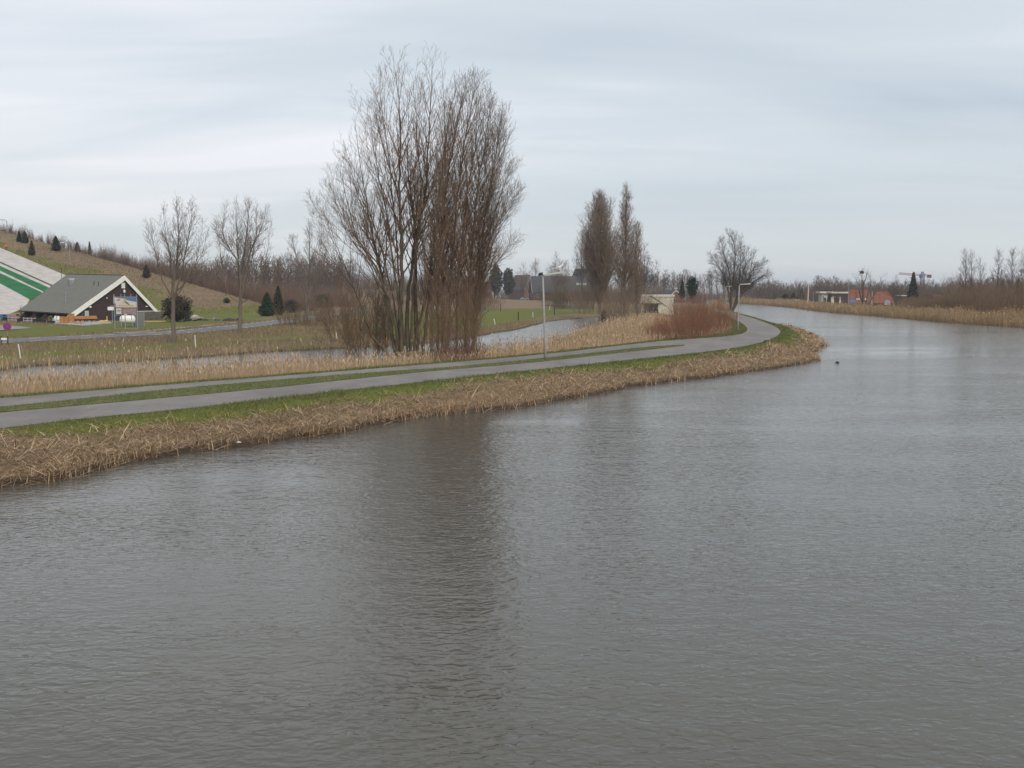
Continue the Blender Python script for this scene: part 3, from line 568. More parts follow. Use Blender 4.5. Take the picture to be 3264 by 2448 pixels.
for k, (bp, l, r, e_, dy) in enumerate(fast):
    bb_ = G(*Z4([bp])[0], .75)+np.array([0, dy*.5, 0]); bb_[2] = tz(bb_[0], bb_[1])
    make_tree('bare_poplar', lab[k], 'tree', bb_, [(leader_pts(bb_, Z4(l), dy*.5), r, 1)]+([(leader_pts(bb_, Z4(x), z_), .07, .8) for x, z_ in (([(835,1580),(870,1250),(930,1000),(1000,860),(1062,765)], 2), ([(835,1580),(860,1200),(920,950),(985,760),(1040,640)], -2), ([(835,1580),(850,1350),(900,1190),(980,1100),(1040,1035)], 0), ([(835,1580),(855,1150),(910,800),(955,580),(978,400)], 1))] if k == 5 else []), fq, 20+k, bark, twig, group='dense row of upright poplars', env=lambda u, e_=e_: 1.35*e_*(min(1, u*3.2+.2))*(1-u)**.5+.45, latden=5.2, t_lat=.05, latang=.5)
def shrub(name, label, cat, loc, h, spread, nst, seed, mt, group=None, q=None, r=.018, lean=.5, up=.10):
    rd = random.Random(seed); O = [[], [], [], [], []]; q = dict(q or Q); q['trop'] = [0, up, up, up, up]; q['jit'] = [.1,.10,.14,.18,.2]; q['rmin'] = max(.006, r*.32)
    for k in range(nst):
        az = rd.uniform(0, 6.28); rr = spread*math.sqrt(rd.random())*.45; p = (math.cos(az)*rr, math.sin(az)*rr, -.1); a = rd.uniform(0, 1); O[1].append((0,0,-.6,*p,r,r))
        grow(O, rd, p, nrm((math.cos(az)*lean*a, math.sin(az)*lean*a, 1)), h*rd.uniform(.6, 1.05), r*rd.uniform(.7, 1.3), 1, q)
    t = thing(name, label, cat, loc, 0, group); seg_mesh('branches', O[1]+O[2]+O[3]+O[4], 3, mt, t); return t
sq = dict(step=[1, .6, .4, .35, .3], den=[1, 2.6, 3.0, 0, 0], ang=[.6, .45, .5, .5, .5], rat=[.5, .5, .5, .5, .5], rrat=[.5, .6, .6, .6, .6], max=3, lmin=.3, t0=.15, trop=[0]*5, jit=[.1]*5, rmin=.006)
sq2 = dict(sq); sq2['max'] = 2; sq2['den'] = [1, 3.6, 0, 0, 0]
# brown understorey at the foot of the great trees
for k, (px, py, h, s_, n_, lb) in enumerate([(1155,1100,5.4,3.0,16,'brown leafless thicket shrub left of the great tree'), (1225,1105,5.8,3.0,16,'brown shrub with crossing stems directly under the great tree'), (1090,1088,4.3,2.8,12,'low brown shrub at the outer left end of the thicket'), (1180,1068,6.2,3.4,14,'tall brown shrub behind the great tree, across the side canal'), (1100,1056,5.8,3.4,14,'twiggy brown shrub between the great tree and the asphalt road')]):
    p = G(px, py, .55); p[2] = tz(p[0], p[1])
    if k < 2: p = base+np.array([-3.6+k*2.2, 1.2, 0])
    shrub('bare_shrub', lb, 'shrub', p, h, s_, n_, 40+k, twig, 'brown shrubs around the great tree', sq, .03, 1.0 if k != 1 else .8)
for k, (px, py, h, lb) in enumerate([(1405,1140,5.0,'dense brown stems filling the left foot of the poplar row'), (1450,1138,5.6,'dense brown stems filling the middle foot of the poplar row'), (1490,1134,4.6,'brown bush at the right foot of the poplar row')]):
    p = G(px, py, .9); p[2] = tz(p[0], p[1]); shrub('bare_shrub', lb, 'shrub', p, h, 2.6, 18, 60+k, twig, 'bushes at the foot of the poplar row', sq2, .022, .3, .13)
for k, (px, py, h, lb) in enumerate([(1480,1145,1.5,'purplish red osier bush at the foot of the poplar row'), (1512,1142,1.1,'purplish red osier bush reaching out over the water'), (1440,1150,1.1,'small purplish bush in front of the poplar stems')]):
    p = G(px, py, .9); p[2] = tz(p[0], p[1]); shrub('red_osier_bush', lb, 'shrub', p, h, 1.5, 34, 70+k, mat('purple_twigs%d' % k, (.1,.04,.045), .9, island=[(.09,.045,.04),(.17,.08,.07),(.12,.07,.05)]), 'purplish bushes at the waterside', sq2, .012, .7, .06)
# three trees along the asphalt road
rq = dict(Q); rq['rmin'] = .010; rq['den'] = [1, 3.4, 5.0, 2.0, 0]; rq['trop'] = [.1,.10,.11,.10,.1]
Z3 = lambda l: [(440+a*.3254, 600+b*.3254) for a, b in l]
def road_tree(base_px, z, leaders, lb, seed, e0, m, t_lat=.28, den=3.8):
    b = G(*base_px, z); b[2] = tz(b[0], b[1])
    make_tree('bare_road_tree', lb, 'tree', b, [(leader_pts(b, Z3(l), dy), r, f) for l, r, f, dy in leaders], rq, seed, barkp, m, group='leafless trees along the asphalt road', env=lambda u: e0*1.4*(1-u)**.6*min(1, u*4)+.4, latden=den, t_lat=t_lat, latang=.62)
road_tree((552,1096), .5, [([(345,1525),(345,1200),(350,950),(385,700),(395,400),(385,135)], .27, 1, .5), ([(340,1100),(335,900),(310,650),(270,480),(245,190)], .13, .75, 2), ([(350,1100),(430,800),(500,450),(530,160)], .13, .75, -2), ([(350,1080),(420,1000),(560,740),(640,320)], .11, .7, 1.5), ([(345,1080),(240,900),(150,560),(115,360)], .10, .65, -2), ([(350,1050),(470,900),(600,700),(700,380)], .08, .5, -1)],
    'leafless tree with a forked crown, leftmost beside the asphalt road', 101, 2.3, twigp, .35)
road_tree((765,1060), .5, [([(1000,1415),(1002,1150),(1010,900),(1040,650),(1075,350),(1075,120)], .30, 1, .5), ([(1000,1130),(985,850),(975,600),(965,400),(960,120)], .15, .8, 2), ([(1005,1100),(1060,800),(1110,600),(1200,400),(1265,190)], .14, .8, -2), ([(1000,1000),(990,750),(900,600),(830,420),(870,150)], .13, .8, -2), ([(1000,1050),(1080,800),(1150,500),(1160,150)], .12, .7, 2), ([(1000,1120),(870,1000),(790,500),(760,350)], .08, .5, 1), ([(1010,1130),(1130,1030),(1250,700),(1310,330)], .08, .5, 1)],
    'leafless tree with a full egg-shaped crown, middle one beside the asphalt road', 102, 2.6, twigp, .35)
road_tree((980,1038), .5, [([(1660,1345),(1670,1100),(1680,800),(1680,550),(1675,365)], .2, 1, .5), ([(1660,1200),(1740,900),(1790,600),(1800,360)], .12, .8, 2), ([(1650,1200),(1600,850),(1530,600),(1510,490)], .10, .7, -2), ([(1665,1150),(1800,800),(1870,420)], .08, .6, -1)],
    'thin greyish leafless tree, rightmost of the road trees, near dark bushes', 103, 2.6, twigp, .2)
# ---- further single trees on the right half: fastigiate poplars, bank tree and so on
def plain_tree(name, lb, px, py_base, py_top, halfw_px, seed, shape='round', z=.5, group=None, mt=barkp, mc=twig, depth=None, nlead=1, rmin=None, den=1.9, r0=None, t_lat=.25, fork=.25, q0=None):
    b = G(px, py_base, z) if depth is None else D(px, py_base, depth)
    y = b[1]; b[2] = tz(b[0], b[1]) if depth is None else z
    H = D(px, py_top, y)[2]-b[2]; W = halfw_px/FPX*y; rd = random.Random(seed); q = dict(q0 or Q); q['rmin'] = rmin or max(.0065, y*.00007); sc = max(1, y/130); q['step'] = [s_*sc for s_ in Q['step']]; q['lmin'] = .35*sc; q['den'] = [x*1.2/sc**.6 for x in q['den']]
    r0 = r0 or H*.014
    if shape == 'column':
        q['trop'] = [.1,.12,.12,.10,.1]; L_ = [([(0,0,-.1),(0,0,H*.3),(rd.uniform(-.3,.3),0,H*.7),(rd.uniform(-.4,.4),0,H)], r0, 1)]
        env = lambda u: W*4.1*min(1, u*2.6+.3)*(1-u)**.78+.6; ang_ = .54; t_lat = .05
    elif shape == 'round':
        q['trop'] = [.1,.07,.06,.05,.1]; L_ = []; nl = nlead+4
        L_.append(([(0,0,-.1),(0,0,H*.3),(.1,0,H*.6),(.1,.1,H)], r0, 1))
        for k in range(nl):
            a = 2*math.pi*k/nl+rd.uniform(-.4, .4); hh = H*rd.uniform(fork*.6, fork*1.2); L_.append(([(0,0,hh),(math.cos(a)*W*.35,math.sin(a)*W*.35,hh+H*.22),(math.cos(a)*W*rd.uniform(.6,.9),math.sin(a)*W*rd.uniform(.6,.9),H*rd.uniform(.6,.85))], r0*.45, .85))
        env = lambda u: W*.85*(1-u)**.4*min(1, u*3)+.3; ang_ = .8
    else:
        q['trop'] = [.1,.15,.12,.1,.1]; L_ = [([(0,0,-.1),(0,0,H*.35),(rd.uniform(-.5,.5),0,H*.7),(rd.uniform(-.5,.5),0,H)], r0, 1)]
        for k in range(nlead):
            a = rd.uniform(0, 6.28); L_.append(([(0,0,H*.2),(math.cos(a)*W*.4,math.sin(a)*W*.4,H*.5),(math.cos(a)*W*.6,math.sin(a)*W*.6,H*rd.uniform(.75,.95))], r0*.5, .8))
        env = lambda u: W*1.3*(1-u)**.5*min(1, u*3)+.25; ang_ = .6
    return make_tree(name, lb, 'tree', b, L_, q, seed, mt, mc, group=group, env=env, latden=den*2.0/sc**.5, t_lat=t_lat, latang=ang_)
plain_tree('bare_poplar', 'dense leafless column poplar, taller dark one near the barn', 1912, 1000, 622, 47, 201, 'column', mc=twigc, den=5.0)
plain_tree('bare_poplar', 'slim leafless column poplar right of the dense one', 1990, 1014, 598, 29, 202, 'column', mc=twigc, den=5.0)
plain_tree('bare_poplar', 'smaller leafless poplar close against the slim column poplar', 2028, 1012, 720, 28, 203, 'column', mc=twigc, den=4.4)
plain_tree('bare_tree', 'round-crowned leafless tree just right of the column poplars', 2052, 985, 782, 52, 204, 'round', mc=twigd, den=2)
plain_tree('bare_tree', 'sparse leafless tree beside the farmhouse chimney', 1853, 985, 745, 34, 205, 'open', mc=twigd, nlead=2)
plain_tree('bare_tree', 'pale round leafless tree behind the long barn roof', 1772, 962, 814, 32, 206, 'round', mc=twigp)
plain_tree('bare_tree', 'smaller pale leafless tree behind the barn, right of the round one', 1800, 962, 838, 28, 207, 'round', mc=twigp)
plain_tree('bare_poplar', 'small cone-shaped leafless tree behind the barn gable', 1707, 960, 836, 11, 208, 'column', mc=twigp)
plain_tree('bare_tree', 'pale leafless tree left of the barn gable', 1668, 960, 846, 22, 209, 'round', mc=twigp)
# the broad tree on the water's edge
Z6 = lambda l: [(2100+a*.2713, 700+b*.2713) for a, b in l]
bb_ = G(2331, 991, .6); bb_[2] = tz(bb_[0], bb_[1]); bq = dict(Q); bq['rmin'] = .014; bq['den'] = [1, 3.0, 3.6, 1.2, 0]; bq['step'] = [1,1,.8,.7,.5]; bq['lmin'] = .6; bq['trop'] = [.1,.06,.05,.04,0]
ls = [([(850,1070),(850,900),(880,650),(895,350),(830,140)], .42, 1, 1), ([(850,1050),(855,850),(820,600),(760,400),(740,220)], .3, .8, -2), ([(850,1060),(800,750),(720,580),(610,420)], .25, .8, 2), ([(860,1060),(930,850),(1000,600),(1040,340)], .28, .8, 2), ([(860,1060),(960,830),(1060,650),(1120,380)], .28, .8, -2), ([(865,1060),(1000,850),(1150,700),(1290,640)], .25, .8, 0), ([(860,1050),(940,800),(960,500),(960,200)], .2, .7, 1), ([(870,1060),(990,820),(1130,600),(1250,490)], .2, .7, 1), ([(850,1060),(800,800),(700,690),(610,650)], .15, .6, -1)]
make_tree('bare_tree', 'broad leafless tree leaning over the wide canal behind the path lamps', 'tree', bb_, [(leader_pts(bb_, Z6(l), dy*1.5), r, f) for l, r, f, dy in ls], bq, 210, bark, twigd, env=lambda u: 5.2*(1-u)**.5*min(1, u*4)+.5, latden=3.2, t_lat=.25, latang=.7)
# pollard with a nest, and trees by the brick-red building
pb = D(2755, 985, 294); pb[2] = tz(pb[0], pb[1]); Z7 = lambda l: [(2640+a*.2821, 780+b*.2821) for a, b in l]; pq = dict(bq); pq['rmin'] = .022; pq['den'] = [1, 1.5, 1.5, 1, 0]; pq['lmin'] = .8
make_tree('pollard_tree', 'lopped leafless tree carrying a dark nest in front of the brick-red building', 'tree', pb, [([D(a, b_, pb[1]+dy*(i/(len(Z7(l))-1)))-pb if i else np.array([0,0,-.1]) for i, (a, b_) in enumerate(Z7(l))], r, 1) for l, r, dy in [([(400,700),(400,560),(405,430),(430,370),(430,300)], .42, 1), ([(400,700),(390,560),(385,450),(380,380),(380,305)], .36, -1), ([(400,700),(360,560),(340,480),(300,350)], .3, 1.5), ([(405,700),(450,560),(480,460),(470,360)], .3, -1.5), ([(405,700),(500,600),(560,480),(612,370)], .34, 1), ([(395,700),(330,600),(300,530)], .2, -1)]], pq, 611, bark, twigd, env=lambda u: 1.9*(1-u*.3), latden=1.5, t_lat=.3, latang=.7)
plain_tree('bare_tree', 'leafless tree with a rounded crown right of the brick-red building', 2852, 985, 885, 30, 212, 'round', mc=twigd)
plain_tree('bare_tree', 'small brown leafless tree between the two flat-roofed pavilions', 2668, 984, 925, 20, 213, 'round', mc=twig)
for k, (px, tp, wd_) in enumerate([(3072,803,17),(3094,812,15),(3120,832,13),(3178,806,18),(3224,800,18),(3254,810,16)]):
    plain_tree('bare_poplar', ['tall thin leafless poplar, first of the right-hand row', 'tall leafless poplar, second of the right-hand row', 'shorter leafless poplar, third of the right-hand row', 'lone leafless poplar with a bushy top, fourth of the right-hand row', 'tallest leafless poplar, fifth of the right-hand row', 'leafless poplar at the right edge of the photo'][k], px, 1005, tp, wd_, 220+k, 'column', group='tall poplars above the right-hand thicket', mc=twigd, den=2.2)
# red osier thicket inside the bend
k = 0; rdk = random.Random(9)
for px, py, h in [(2120,1085,2.4),(2165,1083,3.2),(2210,1080,4.2),(2250,1077,3.6),(2290,1068,2.5),(2140,1068,3.2),(2190,1062,5.0),(2228,1058,5.4),(2270,1052,4.0),(2303,1046,2.6),(2100,1064,2.4),(2320,1032,2.2)]:
    p = G(px, py-4, .9); p[2] = tz(p[0], p[1]); h *= .88
    shrub('red_osier_bush', ['reddish leafless osier bush near the front of the thicket inside the bend', 'reddish leafless osier bush at the back of the thicket inside the bend'][k >= 5], 'shrub', p, h*rdk.uniform(.75,1.15), 3.4, 60, 300+k, twigr, 'red osier bushes inside the bend' if k < 5 else 'red osier bushes at the back of the bend', sq2, .017, .55, .04); k += 1
for kk, (px, py, h, s_, m_, lb) in enumerate([(1805,984,8.5,14,twigy,'olive-brown leafless bush covering the barn wall, middle'), (1762,978,6,9,twigy,'olive-brown leafless bush left, before the barn window'), (1840,984,10,13,twigy,'tall olive-brown bush at the right end of the barn'), (1625,955,12,20,twigd,'big rounded dark leafless bush left of the barn'), (1600,955,10,16,twigd,'dark leafless bush between carport and pond'), (1540,985,6,12,twig,'brown thicket at the left end of the green meadow'), (1510,990,6,12,twig,'brown thicket behind the poplar row'), (1890,1000,8,9,twigc,'brown bush at the foot of the dense column poplar'), (1955,1020,4.5,5,twigc,'brown bush at the foot of the slim column poplar'), (2010,1018,7.5,7,twigc,'brown brushwood left of the beige shed'), (1060,1030,3.4,5,twig,'brown bush at the roadside right of the thin tree'), (925,1038,3.4,4,twig,'brown bush at the roadside left of the thin tree'), (990,1040,2.6,4,twig,'low brown bush round the foot of the thin tree'), (1010,1008,5,5,twig,'brown bush behind the thin tree')]):
    p = G(px, py, .5); p[2] = tz(p[0], p[1]); sc_q = dict(sq2); f_ = max(1, p[1]/130); sc_q['step'] = [x*f_ for x in sq2['step']]; sc_q['den'] = [x/f_ for x in sq2['den']]; sc_q['lmin'] = .3*f_
    shrub('bare_shrub', lb, 'shrub', p, h*.85, s_, int(60+s_*4), 330+kk, m_, None, sc_q, .012*f_**.8+.008, .7, .05)
# ---------------------------------------------------------------- the gabled ski hut
HA = np.array([-70.1, 165.0, .5]); hg = np.array([.696, .718, 0]); hb = np.array([-.718, .696, 0]); HROT = math.atan2(.718, .696)
def hl(p): r = np.array(p)-HA; return np.array([r@hg, r@hb, r[2]])
def gab(px, py, off=0):                     # pixel -> local point on the gable plane (or one parallel, off metres in front)
    p = hl(GP(px, py, HA-hb*off, hb)); return p
hut = thing('ski_hut', 'dark brown gabled lodge with a long grey roof and white bargeboards', 'building', HA, HROT)
AX = gab(394, 878); EV = gab(223, 1000); RF = gab(504, 996); LF = gab(206, 1012)
LEN = 20.6; AXB = np.array([AX[0], LEN+1, AX[2]+.45]); EVB = np.array([EV[0], LEN, EV[2]+.25])
wbrown = bpy.data.materials.new('dark_brown_boarding'); wbrown.use_nodes = True; t = wbrown.node_tree; b = t.nodes['Principled BSDF']; b.inputs['Roughness'].default_value = .8
c_ = TX(t, TN(t, 1.2, 5, .6, (1,1,1.8)), (.028,.016,.018), (.062,.030,.028)); 
wv = t.nodes.new('ShaderNodeTexWave'); wv.bands_direction = 'Z'; wv.inputs['Scale'].default_value = 1.6; wv.inputs['Distortion'].default_value = .3; tcx = t.nodes.new('ShaderNodeTexCoord'); t.links.new(tcx.outputs['Object'], wv.inputs['Vector'])
c_ = TX(t, TM(t, 'MULTIPLY', wv.outputs['Fac'], .35), c_, (.016,.010,.010)); t.links.new(c_, b.inputs['Base Color'])
rfm = bpy.data.materials.new('grey_bitumen_shingle'); rfm.use_nodes = True; t = rfm.node_tree; b = t.nodes['Principled BSDF']; b.inputs['Roughness'].default_value = .95; b.inputs['Specular IOR Level'].default_value = .2
bk = t.nodes.new('ShaderNodeTexBrick'); bk.inputs['Scale'].default_value = 1.0; bk.inputs['Brick Width'].default_value = 1.1; bk.inputs['Row Height'].default_value = .32; bk.inputs['Mortar Size'].default_value = .012
bk.inputs['Color1'].default_value = (.15,.15,.135,1); bk.inputs['Color2'].default_value = (.175,.175,.158,1); bk.inputs['Mortar'].default_value = (.115,.115,.10,1)
mpx = t.nodes.new('ShaderNodeMapping'); mpx.inputs['Rotation'].default_value = (0,0,math.pi/2); tcx = t.nodes.new('ShaderNodeTexCoord'); t.links.new(tcx.outputs['Object'], mpx.inputs[0]); t.links.new(mpx.outputs[0], bk.inputs['Vector'])
c_ = TX(t, TM(t, 'MULTIPLY', TN(t, .5, 5, .7), .6), bk.outputs[0], (.19,.18,.155)); t.links.new(c_, b.inputs['Base Color'])
white = mat('white_paint', (.74,.74,.70), .6, (1.5, (.60,.60,.54), .5, .75)); dgrey = mat('dark_grey_metal', (.03,.03,.035), .5); galv = mat('galvanised_steel', (.33,.35,.37), .5, (4, (.25,.27,.29), .4, .6), metal=.35)
glassd = mat('dark_window_glass', (.02,.025,.03), .08, spec=.6); glassl = mat('pale_window_glass', (.35,.42,.40), .12, spec=.6)
m = MB(); m.prism([(LF[0]+.3,.05,-.2),(LF[0]+.3,.05,LF[2]-.05),(AX[0],.05,AX[2]-.25),(RF[0]-.25,.05,RF[2]-.05),(RF[0]-.25,.05,-.2)], (0,.25,0)); m.build('front_wall', wbrown, hut)
m = MB(); m.prism([(EV[0]+2.0,.6,-.2),(EV[0]+2.0,.6,EV[2]+1.0),(EV[0]+2.0,LEN-.5,EVB[2]+1.0),(EV[0]+2.0,LEN-.5,-.2)], (.2,0,0)); m.build('side_wall', wbrown, hut)
m = MB(); m.prism([(RF[0]-.5,.6,-.2),(RF[0]-.5,.6,RF[2]),(RF[0]-.5,LEN-.5,RF[2]+.2),(RF[0]-.5,LEN-.5,-.2)], (.2,0,0)); m.build('side_wall', wbrown, hut)
m = MB(); m.prism([(EV[0]+2,LEN-.4,-.2),(EV[0]+1.0,LEN-.4,EVB[2]),(AX[0],LEN-.2,AXB[2]-.3),(RF[0]-.25,LEN-.4,RF[2]),(RF[0]-.25,LEN-.4,-.2)], (0,.2,0)); m.build('rear_wall', wbrown, hut)
def slab(name, a, b_, c, d, th, mm):
    m = MB(); n = (np.array(b_)-np.array(a)); k = np.cross(n, np.array(d)-np.array(a)); k = k/np.linalg.norm(k)*th; k = -k if k[2] > 0 else k; m.prism([a, b_, c, d], k); return m.build(name, mm, hut)
up = np.array([0, 0, .02]); fo = np.array([0, -.22, 0])
slab('roof', tuple(EV+fo+up), tuple(AX+fo+up), tuple(AXB+up), tuple(EVB+up), .18, rfm)
slab('roof', tuple(AX+fo+up+[.06,0,-.05]), tuple(RF+fo+up), (RF[0],LEN,RF[2]+.2), tuple(AXB+up+[.06,0,-.05]), .18, rfm)
m = MB(); m.tube([tuple(AX+fo+[0,0,.05]), tuple(AXB+[0,.02,.05])], .07, 6); m.build('ridge_cap', dgrey, hut)
def board(p, q, wd, name='bargeboard', y=-.32):
    p, q = np.array(p, float), np.array(q, float); d = (q-p)/np.linalg.norm(q-p); nn = np.array([-d[2], 0, d[0]]); nn = nn if nn[2] < 0 else -nn
    m = MB(); a = [(p[0],y,p[2]),(q[0],y,q[2]),(q[0]+nn[0]*wd,y,q[2]+nn[2]*wd),(p[0]+nn[0]*wd,y,p[2]+nn[2]*wd)]; m.prism(a, (0,.07,0)); return m.build(name, white, hut)
board(AX+[0,0,.02], LF+[-.1,0,-.05], .72); board(AX+[.0,0,.0], RF+[.1,0,-.05], .50, y=-.395)
m = MB(); p, q_ = np.array([EV[0]-.02, -.2, EV[2]-.16]), np.array([EVB[0]-.02, LEN, EVB[2]-.16]); m.prism([tuple(p), tuple(q_), tuple(q_+[0,0,.2]), tuple(p+[0,0,.2])], (.05,0,0)); m.build('gutter', dgrey, hut)
def onwall(px0, py0, px1, py1, th=.08, off=0):
    a, b_ = gab(px0, py0), gab(px1, py1); m = MB(); m.box(((a[0]+b_[0])/2, -.02-off-th/2+.06, (a[2]+b_[2])/2), (abs(b_[0]-a[0]), th, abs(b_[2]-a[2]))); return m
w_ = onwall(386.5, 901, 398.5, 919, .1).build('gable_window', white, hut); onwall(388.5, 903.5, 396.5, 916.5, .06, .06).build('pane', mat('white_blind', (.62,.66,.62), .5), w_)
c = gab(396, 928); m = MB(); m.M = Matrix.Translation((c[0], -.03, c[2])) @ Matrix.Rotation(math.pi/2, 4, 'X') @ Matrix.Scale(.66, 4, (1,0,0)); m.lathe((0,0,0), [(.27,0),(.27,.06)], 18); m.build('oval_plaque', white, hut)
w_ = onwall(270, 991, 282.5, 1010, .1).build('window', mat('pale_green_frame', (.42,.55,.50), .5), hut); onwall(272.5, 993.5, 280, 1007, .06, .07).build('pane', glassl, w_)
onwall(283, 976, 290, 981, .25).build('wall_lamp', white, hut); onwall(339, 948, 342.5, 951.5, .12).build('wall_lamp', white, hut); onwall(464, 975, 472, 978, .1).build('wall_lamp', white, hut)
onwall(361, 946, 371, 967, .06).build('wall_board', mat('pale_board', (.5,.52,.52), .7), hut); onwall(361, 986, 376, 1030, .08).build('door', mat('blue_door', (.035,.06,.10), .5), hut)
onwall(258, 994, 268, 1012, .05).build('shutter', mat('faded_blue_board', (.045,.05,.07), .7), hut)
rn = np.cross(AX-EV, np.array([0,1.,0])); rn /= np.linalg.norm(rn); rn = rn if rn[2] > 0 else -rn
def roofp(px, py):
    P0 = HA+hg*EV[0]+np.array([0,0,EV[2]]); n3 = hg*rn[0]+hb*rn[1]+np.array([0,0,rn[2]]); return hl(GP(px, py, P0, n3))
c = roofp(227, 912); m = MB(); m.box((c[0],c[1],c[2]+.35), (.85,.85,1.5)); v_ = m.build('roof_vent', galv, hut); m = MB(); m.box((c[0],c[1],c[2]+1.2), (.8,.8,.22)); m.build('vent_cap', mat('cream_cap', (.55,.52,.45), .7), v_)
c = roofp(210, 972); m = MB(); m.tube([(c[0],c[1],c[2]-.2),(c[0],c[1],c[2]+1.75)], .13, 10); v_ = m.build('flue_pipe', galv, hut); m = MB(); m.lathe((c[0],c[1],c[2]+1.75), [(.20,0),(.20,.14),(.06,.24)], 10); m.build('flue_cap', galv, v_)
for px in (300, 314):
    c = roofp(px, 911); m = MB(); m.tube([(c[0],c[1],c[2]-.1),(c[0],c[1],c[2]+.72)], .06, 8); m.box((c[0],c[1],c[2]+.02), (.35,.35,.1)); m.build('vent_pipe', dgrey, hut)
c = roofp(203, 897); m = MB(); m.box((c[0],c[1],c[2]+.05), (.7,.55,.08), ry=-math.atan2(AX[2]-EV[2], AX[0]-EV[0])); m.build('skylight', white, hut)
for k, v in enumerate((4.6, 9.2, 13.6, 18.2)):
    m = MB(); m.prism([(EV[0]-1.4,v,-.1),(EV[0]-1.2,v,.2),(EV[0]+.9,v,2.0),(EV[0]+2,v,2.3),(EV[0]+2,v,-.1)], (0,.12,0)); m.build('porch_partition', wbrown, hut)
m = MB(); m.box((EV[0]+.25, LEN-.4, 1.0), (.14,.14,2.4)); m.build('porch_post', galv, hut)
for v, c_ in ((16.0,.5),(12.0,.45),(11.0,.6),(3.6,.6)):
    m = MB(); m.box((EV[0]+1.96, v, 1.45), (.08,.9,.7)); f_ = m.build('porch_window', white, hut); m = MB(); m.box((EV[0]+1.91, v, 1.45), (.04,.7,.5)); m.build('pane', mat('pale_blind', (c_,c_,c_*.95), .5), f_)  # blinds in plain pale greys, one tone per pane
# ---- around the hut
def ground_thing(name, lb, cat, px, py, rz=0, group=None, z=None):
    p = G(px, py, .5); p[2] = tz(p[0], p[1]) if z is None else z; return thing(name, lb, cat, p, rz, group)
slabp = polyG([(170,1034),(262,1040),(356,1032),(350,1026.5),(240,1025),(190,1027)], .5)
m = MB(); m.prism([(p[0],p[1],.50) for p in slabp], (0,0,.16)); o = m.build('terrace_slab', mat('pale_concrete', (.42,.40,.38), .9, (2, (.30,.28,.27), .4, .65))); tag(o, 'pale concrete terrace slab in front of the brown gable wall', 'terrace')
orange = mat('orange_varnished_wood', (.42,.20,.055), .6, (3, (.33,.15,.05), .4, .6)); TZ = .66
for k, (px, py, wd, h, lb) in enumerate([(198,1034,.52,1.15,'upright orange wooden screen, leftmost on the terrace'), (211,1033,.6,1.1,'upright orange wooden screen, second on the terrace, next to the bargeboard'), (228,1031,.75,1.45,'tallest orange wooden screen leaning before the bargeboard end')]):
    g_ = ground_thing('garden_screen', lb, 'screen', px, py, HROT-.5, 'orange wooden panels on the terrace'); m = MB(); m.box((0,0,h/2), (wd,.10,h)); m.build('board', orange, g_); m = MB(); m.box((-wd/2-.03,0,h/2), (.06,.16,h+.04)); m.box((wd/2+.03,0,h/2), (.06,.16,h+.04)); m.box((0,0,h+.03), (wd+.1,.16,.06)); m.build('frame', mat('dark_orange_wood%d' % k, (.22,.10,.03), .6), g_)
for k, (px, py, L_, lb) in enumerate([(256,1029,1.75,'orange slatted bench along the brown wall, left'), (293,1028,1.75,'orange slatted bench along the brown wall, right')]):
    g_ = ground_thing('bench', lb, 'bench', px, py, HROT, 'orange benches against the gable wall'); m = MB(); m.box((0,0,.45), (L_,.45,.07)); m.build('seat', orange, g_); m = MB(); m.box((0,.25,.68), (L_,.06,.38), rx=-.12); m.build('backrest', orange, g_)
    for sx in (-1, 0, 1): m = MB(); m.box((sx*(L_/2-.15),.02,.22), (.08,.4,.45)); g_.location.z = .66 if sx == -1 else g_.location.z; m.build('leg', dgrey, g_)
g_ = ground_thing('tilted_crate', 'orange open crate tipped on its side in front of the bench', 'crate', 252, 1036, HROT-.2); g_.scale = (.55,.55,.55); m = MB()
for k in range(3): m.box((-.75+k*.75,0,.35), (.66,.9,.05), rx=.75)
m.build('slat_panel', orange, g_); m = MB(); [m.box((-1.12+k*.745,0,.36), (.06,.95,.14), rx=.75) for k in range(4)]; m.box((0,.3,.66), (2.3,.06,.06)); m.build('frame', orange, g_)
whp = mat('white_plastic', (.78,.78,.76), .45)
for k, (px, py, lb) in enumerate([(174,1031,'stack of white plastic chairs beside the planter, left stack'), (186,1032,'stack of white plastic chairs beside the orange panel, right stack')]):
    g_ = ground_thing('chair_stack', lb, 'chairs', px, py, HROT-1.2+k*.5, 'stacked white plastic chairs'); g_.scale = (.8,.8,.8)
    for j in range(4):
        m = MB(); z0 = .45+j*.12; m.box((0,0,z0), (.5,.48,.05)); m.box((0,.24,z0+.36), (.48,.06,.55), rx=-.2)
        for sx in (-1, 1): m.box((sx*.27,0,z0+.2), (.05,.45,.05)); m.box((sx*.27,-.2,z0+.1), (.05,.05,.22))
        if j == 0:
            for sx in (-1,1):
                for sy in (-1,1): m.box((sx*.24,sy*.2,.22), (.05,.05,.46))
        m.build('chair', whp, g_)
pot = mat('dark_planter', (.022,.026,.035), .7); leafg = mat('evergreen_leaf', (.03,.05,.015), .7, island=[(.018,.032,.012),(.045,.07,.02),(.03,.05,.016)])
